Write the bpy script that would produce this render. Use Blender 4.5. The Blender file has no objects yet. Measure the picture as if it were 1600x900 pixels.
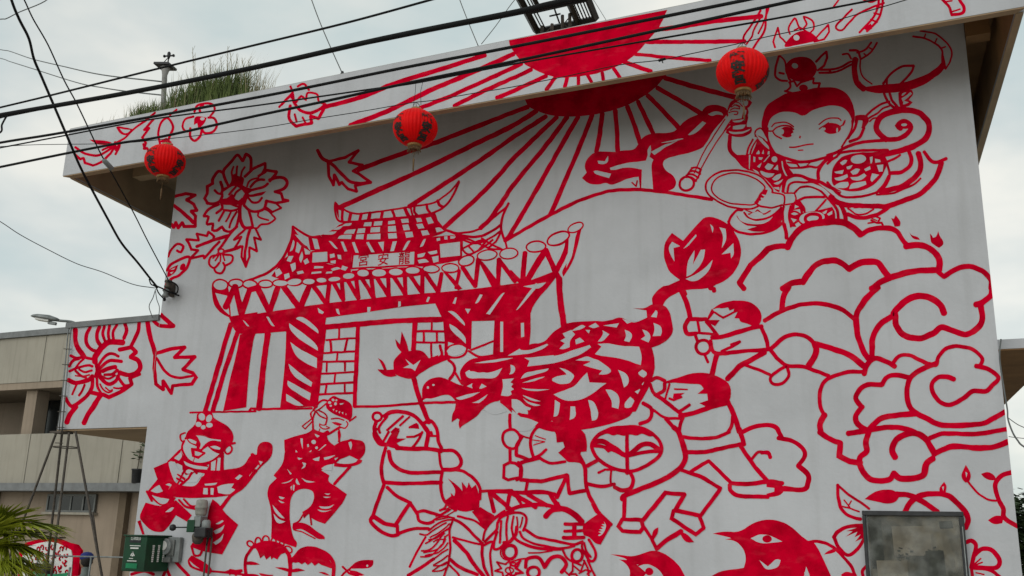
import bpy, bmesh, math, random
from mathutils import Vector, Matrix, noise
from mathutils.geometry import tessellate_polygon

S = bpy.context.scene
C = S.collection
R = math.radians

# ------------------------------------------------------------------ camera
FPX = 1490.0                                    # focal length in pixels of a 1600 px wide picture
def cdir(x, y):
    return Vector((x - 800.0, 450.0 - y, FPX))
UPV = cdir(941, -5262).normalized()             # vertical vanishing point
XV = cdir(-2620, 753)                           # vanishing point of the wall's horizontals (to the left)
XV = -(XV - UPV * XV.dot(UPV)).normalized()
YV = UPV.cross(XV)
if YV.z < 0:
    YV = -YV
CAM = Vector((0, 0, 1.6))
def wdir(v):
    return Vector((v.dot(XV), v.dot(YV), v.dot(UPV)))
cam = bpy.data.cameras.new('camera')
cam.sensor_fit = 'HORIZONTAL'; cam.sensor_width = 36.0; cam.lens = FPX / 1600 * 36.0
cam.clip_start = 0.05; cam.clip_end = 3000
camo = bpy.data.objects.new('camera', cam); C.objects.link(camo)
rx, ry, rz = wdir(Vector((1, 0, 0))), wdir(Vector((0, 1, 0))), -wdir(Vector((0, 0, 1)))
camo.matrix_world = Matrix(((rx.x, ry.x, rz.x, 0), (rx.y, ry.y, rz.y, 0), (rx.z, ry.z, rz.z, CAM.z), (0, 0, 0, 1)))
S.camera = camo
def onY(x, y, Y):                               # the point of the plane Y = const seen at a picture position
    r = wdir(cdir(x, y)); return CAM + r * (Y / r.y)
def onZ(x, y, Z):
    r = wdir(cdir(x, y)); return CAM + r * ((Z - CAM.z) / r.z)

# ------------------------------------------------------------------ sky and light: bright overcast
W = bpy.data.worlds.new('World'); S.world = W; W.use_nodes = True
nt = W.node_tree; nt.nodes.clear()
def N(t, kind, **kw):
    n = t.nodes.new(kind)
    for k, v in kw.items(): setattr(n, k, v)
    return n
SUN_EL, SUN_ROT = 25, 188
sky = N(nt, 'ShaderNodeTexSky', sky_type='NISHITA', sun_disc=False, sun_elevation=R(SUN_EL), sun_rotation=R(SUN_ROT))
tc = N(nt, 'ShaderNodeTexCoord')
mp = N(nt, 'ShaderNodeMapping'); mp.inputs['Scale'].default_value = (1, 1, 2.2); mp.inputs['Location'].default_value = (3.1, 0.4, 0.7)
n1 = N(nt, 'ShaderNodeTexNoise'); n1.inputs['Scale'].default_value = 3.0; n1.inputs['Detail'].default_value = 5; n1.inputs['Roughness'].default_value = 0.5
n2 = N(nt, 'ShaderNodeTexNoise'); n2.inputs['Scale'].default_value = 1.1; n2.inputs['Detail'].default_value = 3
rp = N(nt, 'ShaderNodeValToRGB')
rp.color_ramp.elements[0].position = 0.38; rp.color_ramp.elements[0].color = (4.9, 5.75, 5.7, 1)
rp.color_ramp.elements[1].position = 0.64; rp.color_ramp.elements[1].color = (8.0, 7.9, 7.2, 1)
e = rp.color_ramp.elements.new(0.5); e.color = (6.05, 6.45, 6.2, 1)
fr = N(nt, 'ShaderNodeMapRange'); fr.inputs[1].default_value = 0.3; fr.inputs[2].default_value = 0.7; fr.inputs[3].default_value = 0.82; fr.inputs[4].default_value = 0.97
mx = N(nt, 'ShaderNodeMixRGB')
bg = N(nt, 'ShaderNodeBackground'); bg.inputs['Strength'].default_value = 0.10
wo = N(nt, 'ShaderNodeOutputWorld')
L = nt.links.new
L(tc.outputs['Generated'], mp.inputs['Vector']); L(mp.outputs[0], n1.inputs['Vector']); L(mp.outputs[0], n2.inputs['Vector'])
L(n1.outputs[0], rp.inputs[0]); L(n2.outputs[0], fr.inputs[0]); L(fr.outputs[0], mx.inputs[0])
L(sky.outputs[0], mx.inputs[1]); L(rp.outputs[0], mx.inputs[2]); L(mx.outputs[0], bg.inputs['Color']); L(bg.outputs[0], wo.inputs[0])

sl = bpy.data.lights.new('sun', 'SUN'); sl.energy = 1.15; sl.angle = R(60); sl.color = (1, 0.97, 0.93)
so = bpy.data.objects.new('sun', sl); C.objects.link(so)
az = R(SUN_ROT)
sd = Vector((math.sin(az) * math.cos(R(SUN_EL)), math.cos(az) * math.cos(R(SUN_EL)), math.sin(R(SUN_EL))))   # towards the sun
so.rotation_euler = sd.to_track_quat('Z', 'Y').to_euler(); so.location = (0, -10, 30)
S.view_settings.view_transform = 'Standard'; S.view_settings.look = 'None'
S.view_settings.exposure = 0.25; S.view_settings.gamma = 1; S.view_settings.use_curve_mapping = False
S.render.engine = 'CYCLES'
S.cycles.max_bounces = 6; S.cycles.use_denoising = True

# ------------------------------------------------------------------ materials
def mat(name, col, rough=0.7, metal=0.0, var=0.12, scale=4.0, col2=None, bump=0.0, bscale=40.0, spec=0.3, detail=6, stretch=(1, 1, 1), lo=0.35, hi=0.65, streak=0.0):
    m = bpy.data.materials.new(name); m.use_nodes = True
    t = m.node_tree; b = t.nodes['Principled BSDF']
    b.inputs['Roughness'].default_value = rough; b.inputs['Metallic'].default_value = metal
    b.inputs['Specular IOR Level'].default_value = spec
    g = N(t, 'ShaderNodeNewGeometry'); mpn = N(t, 'ShaderNodeMapping'); mpn.inputs['Scale'].default_value = stretch
    t.links.new(g.outputs['Position'], mpn.inputs['Vector'])
    nz = N(t, 'ShaderNodeTexNoise'); nz.inputs['Scale'].default_value = scale; nz.inputs['Detail'].default_value = detail
    nz.inputs['Roughness'].default_value = 0.6
    t.links.new(mpn.outputs[0], nz.inputs['Vector'])
    r_ = N(t, 'ShaderNodeValToRGB')
    if col2 is None: col2 = tuple(c * (1 - var) for c in col)
    r_.color_ramp.elements[0].position = lo; r_.color_ramp.elements[0].color = (*col2, 1)
    r_.color_ramp.elements[1].position = hi; r_.color_ramp.elements[1].color = (*col, 1)
    t.links.new(nz.outputs[0], r_.inputs[0])
    out = r_.outputs[0]
    if streak:
        ms = N(t, 'ShaderNodeMapping'); ms.inputs['Scale'].default_value = (5, 5, 0.35)
        t.links.new(g.outputs['Position'], ms.inputs['Vector'])
        ns = N(t, 'ShaderNodeTexNoise'); ns.inputs['Scale'].default_value = 1.6; ns.inputs['Detail'].default_value = 7
        t.links.new(ms.outputs[0], ns.inputs['Vector'])
        rs = N(t, 'ShaderNodeMapRange'); rs.inputs[1].default_value = 0.5; rs.inputs[2].default_value = 0.8; rs.inputs[3].default_value = 0; rs.inputs[4].default_value = streak
        t.links.new(ns.outputs[0], rs.inputs[0])
        mm = N(t, 'ShaderNodeMixRGB', blend_type='MULTIPLY'); mm.inputs[2].default_value = (0.45, 0.43, 0.38, 1)
        t.links.new(rs.outputs[0], mm.inputs[0]); t.links.new(out, mm.inputs[1]); out = mm.outputs[0]
    t.links.new(out, b.inputs['Base Color'])
    if bump:
        nb = N(t, 'ShaderNodeTexNoise'); nb.inputs['Scale'].default_value = bscale; nb.inputs['Detail'].default_value = 5
        t.links.new(g.outputs['Position'], nb.inputs['Vector'])
        bp = N(t, 'ShaderNodeBump'); bp.inputs['Strength'].default_value = bump; bp.inputs['Distance'].default_value = 0.01
        t.links.new(nb.outputs[0], bp.inputs['Height']); t.links.new(bp.outputs[0], b.inputs['Normal'])
    return m

M = {}
M['wall'] = mat('wall_paint', (0.434, 0.448, 0.474), 0.75, var=0.13, scale=1.3, bump=0.3, bscale=22, streak=0.2, spec=0.25)
M['red'] = mat('red_paint', (0.51, 0.0003, 0.019), 0.6, scale=5.0, col2=(0.34, 0.0002, 0.012), lo=0.36, hi=0.56, bump=0.1, bscale=30, spec=0.0, detail=8)
t_ = M['red'].node_tree; bs_ = t_.nodes['Principled BSDF']; src = bs_.inputs['Base Color'].links[0].from_socket
g_ = N(t_, 'ShaderNodeNewGeometry'); mp_ = N(t_, 'ShaderNodeMapping'); mp_.inputs['Rotation'].default_value = (0, R(35), 0); mp_.inputs['Scale'].default_value = (3, 3, 7)
nz_ = N(t_, 'ShaderNodeTexNoise'); nz_.inputs['Scale'].default_value = 2.2; nz_.inputs['Detail'].default_value = 6
mr_ = N(t_, 'ShaderNodeMapRange'); mr_.inputs[1].default_value = .56; mr_.inputs[2].default_value = .80; mr_.inputs[4].default_value = .30
mx_ = N(t_, 'ShaderNodeMixRGB'); mx_.inputs[2].default_value = (.56, .045, .07, 1)
for a_, c_ in ((g_.outputs['Position'], mp_.inputs['Vector']), (mp_.outputs[0], nz_.inputs['Vector']), (nz_.outputs[0], mr_.inputs[0]), (mr_.outputs[0], mx_.inputs[0]), (src, mx_.inputs[1]), (mx_.outputs[0], bs_.inputs['Base Color'])): t_.links.new(a_, c_)
M['soffit'] = mat('soffit_paint', (0.33, 0.235, 0.145), 0.85, var=0.25, scale=2.0, bump=0.2)
M['brown'] = mat('brown_soffit', (0.25, 0.135, 0.055), 0.8, var=0.3, scale=3.0)
M['beige'] = mat('beige_render', (0.31, 0.292, 0.245), 0.85, var=0.14, scale=0.8, bump=0.2, streak=0.45)
M['tan'] = mat('tan_render', (0.28, 0.228, 0.175), 0.85, var=0.16, scale=0.9, bump=0.2, streak=0.35)
M['greycap'] = mat('grey_cap', (0.17, 0.18, 0.185), 0.6, var=0.25, scale=5, streak=0.4)
M['concrete'] = mat('concrete', (0.32, 0.32, 0.31), 0.9, var=0.35, scale=5, bump=0.5)
M['plaza'] = mat('plaza_concrete', (0.42, 0.385, 0.33), 0.9, var=0.25, scale=1.5, bump=0.4, bscale=60)
M['asphalt'] = mat('asphalt', (0.06, 0.06, 0.062), 0.9, var=0.4, scale=30, bump=0.6, bscale=120)
M['cable'] = mat('black_cable', (0.012, 0.013, 0.014), 0.8, var=0.3, scale=8, spec=0.1)
M['greycable'] = mat('grey_cable', (0.11, 0.12, 0.12), 0.6, var=0.3, scale=8)
M['darkmetal'] = mat('dark_metal', (0.035, 0.037, 0.04), 0.5, 0.4, var=0.4, scale=12)
M['greymetal'] = mat('grey_metal', (0.22, 0.24, 0.24), 0.5, 0.5, var=0.35, scale=14)
M['rust'] = mat('rusty_iron', (0.10, 0.085, 0.07), 0.8, 0.2, col2=(0.05, 0.045, 0.04), scale=14)
M['lantern'] = mat('lantern_silk', (0.68, 0.002, 0.003), 0.5, var=0.2, scale=9, spec=0.08)
M['ink'] = mat('black_ink', (0.02, 0.012, 0.01), 0.7, var=0.3, scale=10)
M['gold'] = mat('dull_gold', (0.30, 0.17, 0.06), 0.5, 0.3, var=0.4, scale=20)
M['tassel'] = mat('tassel_thread', (0.16, 0.10, 0.05), 0.9, var=0.4, scale=30)
M['green'] = mat('green_enamel', (0.003, 0.048, 0.020), 0.4, var=0.35, scale=6, spec=0.3)
M['white'] = mat('white_enamel', (0.62, 0.63, 0.61), 0.5, var=0.15, scale=8)
M['capgrey'] = mat('weathered_plastic', (0.27, 0.27, 0.245), 0.6, var=0.35, scale=14)
M['paper'] = mat('faded_paper', (0.13, 0.115, 0.085), 0.9, var=0.4, scale=9)
M['darkpaper'] = mat('stained_paper', (0.03, 0.033, 0.026), 0.9, var=0.5, scale=14)
M['greyplastic'] = mat('grey_plastic', (0.20, 0.22, 0.22), 0.45, var=0.3, scale=10)
M['darkglass'] = mat('dark_glass', (0.012, 0.015, 0.016), 0.12, var=0.3, scale=2, spec=0.6)
M['frame'] = mat('window_frame', (0.16, 0.17, 0.165), 0.5, 0.4, var=0.2)
M['grass'] = mat('grass_blade', (0.075, 0.105, 0.022), 0.8, col2=(0.035, 0.055, 0.010), scale=6)
M['straw'] = mat('dry_grass', (0.27, 0.24, 0.15), 0.85, col2=(0.14, 0.12, 0.06), scale=6)
M['palm'] = mat('palm_leaf', (0.30, 0.34, 0.02), 0.5, col2=(0.12, 0.16, 0.01), scale=2.5, spec=0.4)
M['pilaster'] = mat('brown_pilaster', (0.15, 0.115, 0.078), 0.85, var=0.25, scale=3)
M['leaf'] = mat('tree_leaf', (0.05, 0.085, 0.03), 0.7, col2=(0.02, 0.04, 0.014), scale=3)
M['bark'] = mat('bark', (0.09, 0.07, 0.05), 0.9, var=0.4, scale=15)
M['skin'] = mat('skin', (0.23, 0.13, 0.085), 0.6, var=0.1)
M['shirt'] = mat('grey_shirt', (0.15, 0.18, 0.17), 0.9, var=0.2, scale=12)
M['trousers'] = mat('dark_trousers', (0.03, 0.035, 0.045), 0.9, var=0.2)
M['bluecap'] = mat('blue_cap', (0.015, 0.03, 0.16), 0.8, var=0.2)
M['hair'] = mat('black_hair', (0.015, 0.013, 0.012), 0.7, var=0.2)
M['banner'] = mat('green_banner', (0.01, 0.20, 0.085), 0.7, var=0.25, scale=4)

# ------------------------------------------------------------------ object helpers
def tag(o, label=None, cat=None, group=None, kind=None):
    for k, v in (('label', label), ('category', cat), ('group', group), ('kind', kind)):
        if v: o[k] = v
    return o
def empty(name, loc, label=None, cat=None, group=None):
    o = bpy.data.objects.new(name, None); C.objects.link(o); o.location = loc; o.empty_display_size = 0.2
    return tag(o, label, cat, group)
class MB:
    """collects shapes (world coordinates) and links them as one mesh object"""
    def __init__(self): self.v = []; self.f = []; self.m = []; self.s = []
    def add(self, vs, fs, mi=0, smooth=False):
        o = len(self.v); self.v += [tuple(v) for v in vs]
        for f in fs: self.f.append([i + o for i in f]); self.m.append(mi); self.s.append(smooth)
        return self
    def box(self, x0, x1, y0, y1, z0, z1, mi=0):
        vs = [(x, y, z) for z in (z0, z1) for y in (y0, y1) for x in (x0, x1)]
        return self.add(vs, [(0, 2, 3, 1), (4, 5, 7, 6), (0, 1, 5, 4), (2, 6, 7, 3), (0, 4, 6, 2), (1, 3, 7, 5)], mi)
    def obox(self, c, ax, ay, az, mi=0):          # centre and three half axes
        c, ax, ay, az = Vector(c), Vector(ax), Vector(ay), Vector(az)
        vs = [c + ax * i + ay * j + az * k for k in (-1, 1) for j in (-1, 1) for i in (-1, 1)]
        return self.add(vs, [(0, 2, 3, 1), (4, 5, 7, 6), (0, 1, 5, 4), (2, 6, 7, 3), (0, 4, 6, 2), (1, 3, 7, 5)], mi)
    def prism(self, poly, z0, z1, mi=0):          # polygon in x,y
        n = len(poly)
        vs = [(p[0], p[1], z0) for p in poly] + [(p[0], p[1], z1) for p in poly]
        return self.add(vs, [tuple(range(n - 1, -1, -1)), tuple(range(n, 2 * n))] + [(i, (i + 1) % n, n + (i + 1) % n, n + i) for i in range(n)], mi)
    def tube(self, pts, r, seg=6, mi=0, cap=True):
        pts = [Vector(p) for p in pts]; rs = r if isinstance(r, (list, tuple)) else [r] * len(pts)
        n = len(pts); vs = []; fs = []; prev = None
        for i, p in enumerate(pts):
            t = (pts[min(i + 1, n - 1)] - pts[max(i - 1, 0)])
            t = t.normalized() if t.length > 1e-9 else Vector((0, 0, 1))
            if prev is None:
                a = Vector((0, 0, 1)) if abs(t.z) < 0.9 else Vector((1, 0, 0)); u = t.cross(a).normalized()
            else:
                u = (prev - t * prev.dot(t))
                u = u.normalized() if u.length > 1e-6 else t.orthogonal().normalized()
            w = t.cross(u); prev = u
            for k in range(seg):
                a = 2 * math.pi * k / seg; vs.append(p + (u * math.cos(a) + w * math.sin(a)) * rs[i])
        for i in range(n - 1):
            for k in range(seg):
                fs.append((i * seg + k, i * seg + (k + 1) % seg, (i + 1) * seg + (k + 1) % seg, (i + 1) * seg + k))
        if cap: fs += [tuple(range(seg - 1, -1, -1)), tuple(range((n - 1) * seg, n * seg))]
        return self.add(vs, fs, mi, True)
    def lathe(self, c, prof, seg=24, mi=0, rib=0, ribamp=0.0):   # profile (r, z) about a vertical axis
        c = Vector(c); vs = []; fs = []; n = len(prof)
        for r_, z in prof:
            for k in range(seg):
                a = 2 * math.pi * k / seg; q = r_ * (1 + (ribamp * (abs(math.cos(a * rib / 2)) - 0.6) if rib else 0))
                vs.append(c + Vector((q * math.cos(a), q * math.sin(a), z)))
        for i in range(n - 1):
            for k in range(seg): fs.append((i * seg + k, i * seg + (k + 1) % seg, (i + 1) * seg + (k + 1) % seg, (i + 1) * seg + k))
        fs += [tuple(range(seg - 1, -1, -1)), tuple(range((n - 1) * seg, n * seg))]
        return self.add(vs, fs, mi, True)
    def build(self, name, mats, parent=None, bevel=0.0):
        if not isinstance(mats, (list, tuple)): mats = [mats]
        me = bpy.data.meshes.new(name)
        off = Vector((0, 0, 0))
        p = parent
        while p is not None: off += p.location; p = p.parent
        me.from_pydata([(x - off.x, y - off.y, z - off.z) for x, y, z in self.v], [], self.f)
        for m in mats: me.materials.append(M[m] if isinstance(m, str) else m)
        me.polygons.foreach_set('material_index', self.m); me.polygons.foreach_set('use_smooth', self.s)
        me.update()
        o = bpy.data.objects.new(name, me); C.objects.link(o)
        if parent is not None: o.parent = parent
        if bevel:
            b = o.modifiers.new('bevel', 'BEVEL'); b.width = bevel; b.segments = 2; b.limit_method = 'ANGLE'; b.angle_limit = R(40)
        return o
def struct(o): o['kind'] = 'structure'; return o
def catmull(pts, closed=False, step=6, sub=0):
    P = [Vector((p[0], p[1], p[2] if len(p) > 2 else 0)) for p in pts]; n = len(P)
    if n < 3: return P
    out = []
    for i in range(n if closed else n - 1):
        p0 = P[(i - 1) % n] if closed or i > 0 else P[0] * 2 - P[1]
        p1, p2 = P[i], P[(i + 1) % n]
        p3 = P[(i + 2) % n] if closed or i + 2 < n else P[-1] * 2 - P[-2]
        k = sub or max(2, min(14, int((p2 - p1).length / step)))
        for j in range(k):
            t = j / k
            out.append(0.5 * ((2 * p1) + (p2 - p0) * t + (2 * p0 - 5 * p1 + 4 * p2 - p3) * t * t + (3 * p1 - p0 - 3 * p2 + p3) * t ** 3))
    if not closed: out.append(P[-1])
    return out

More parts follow.
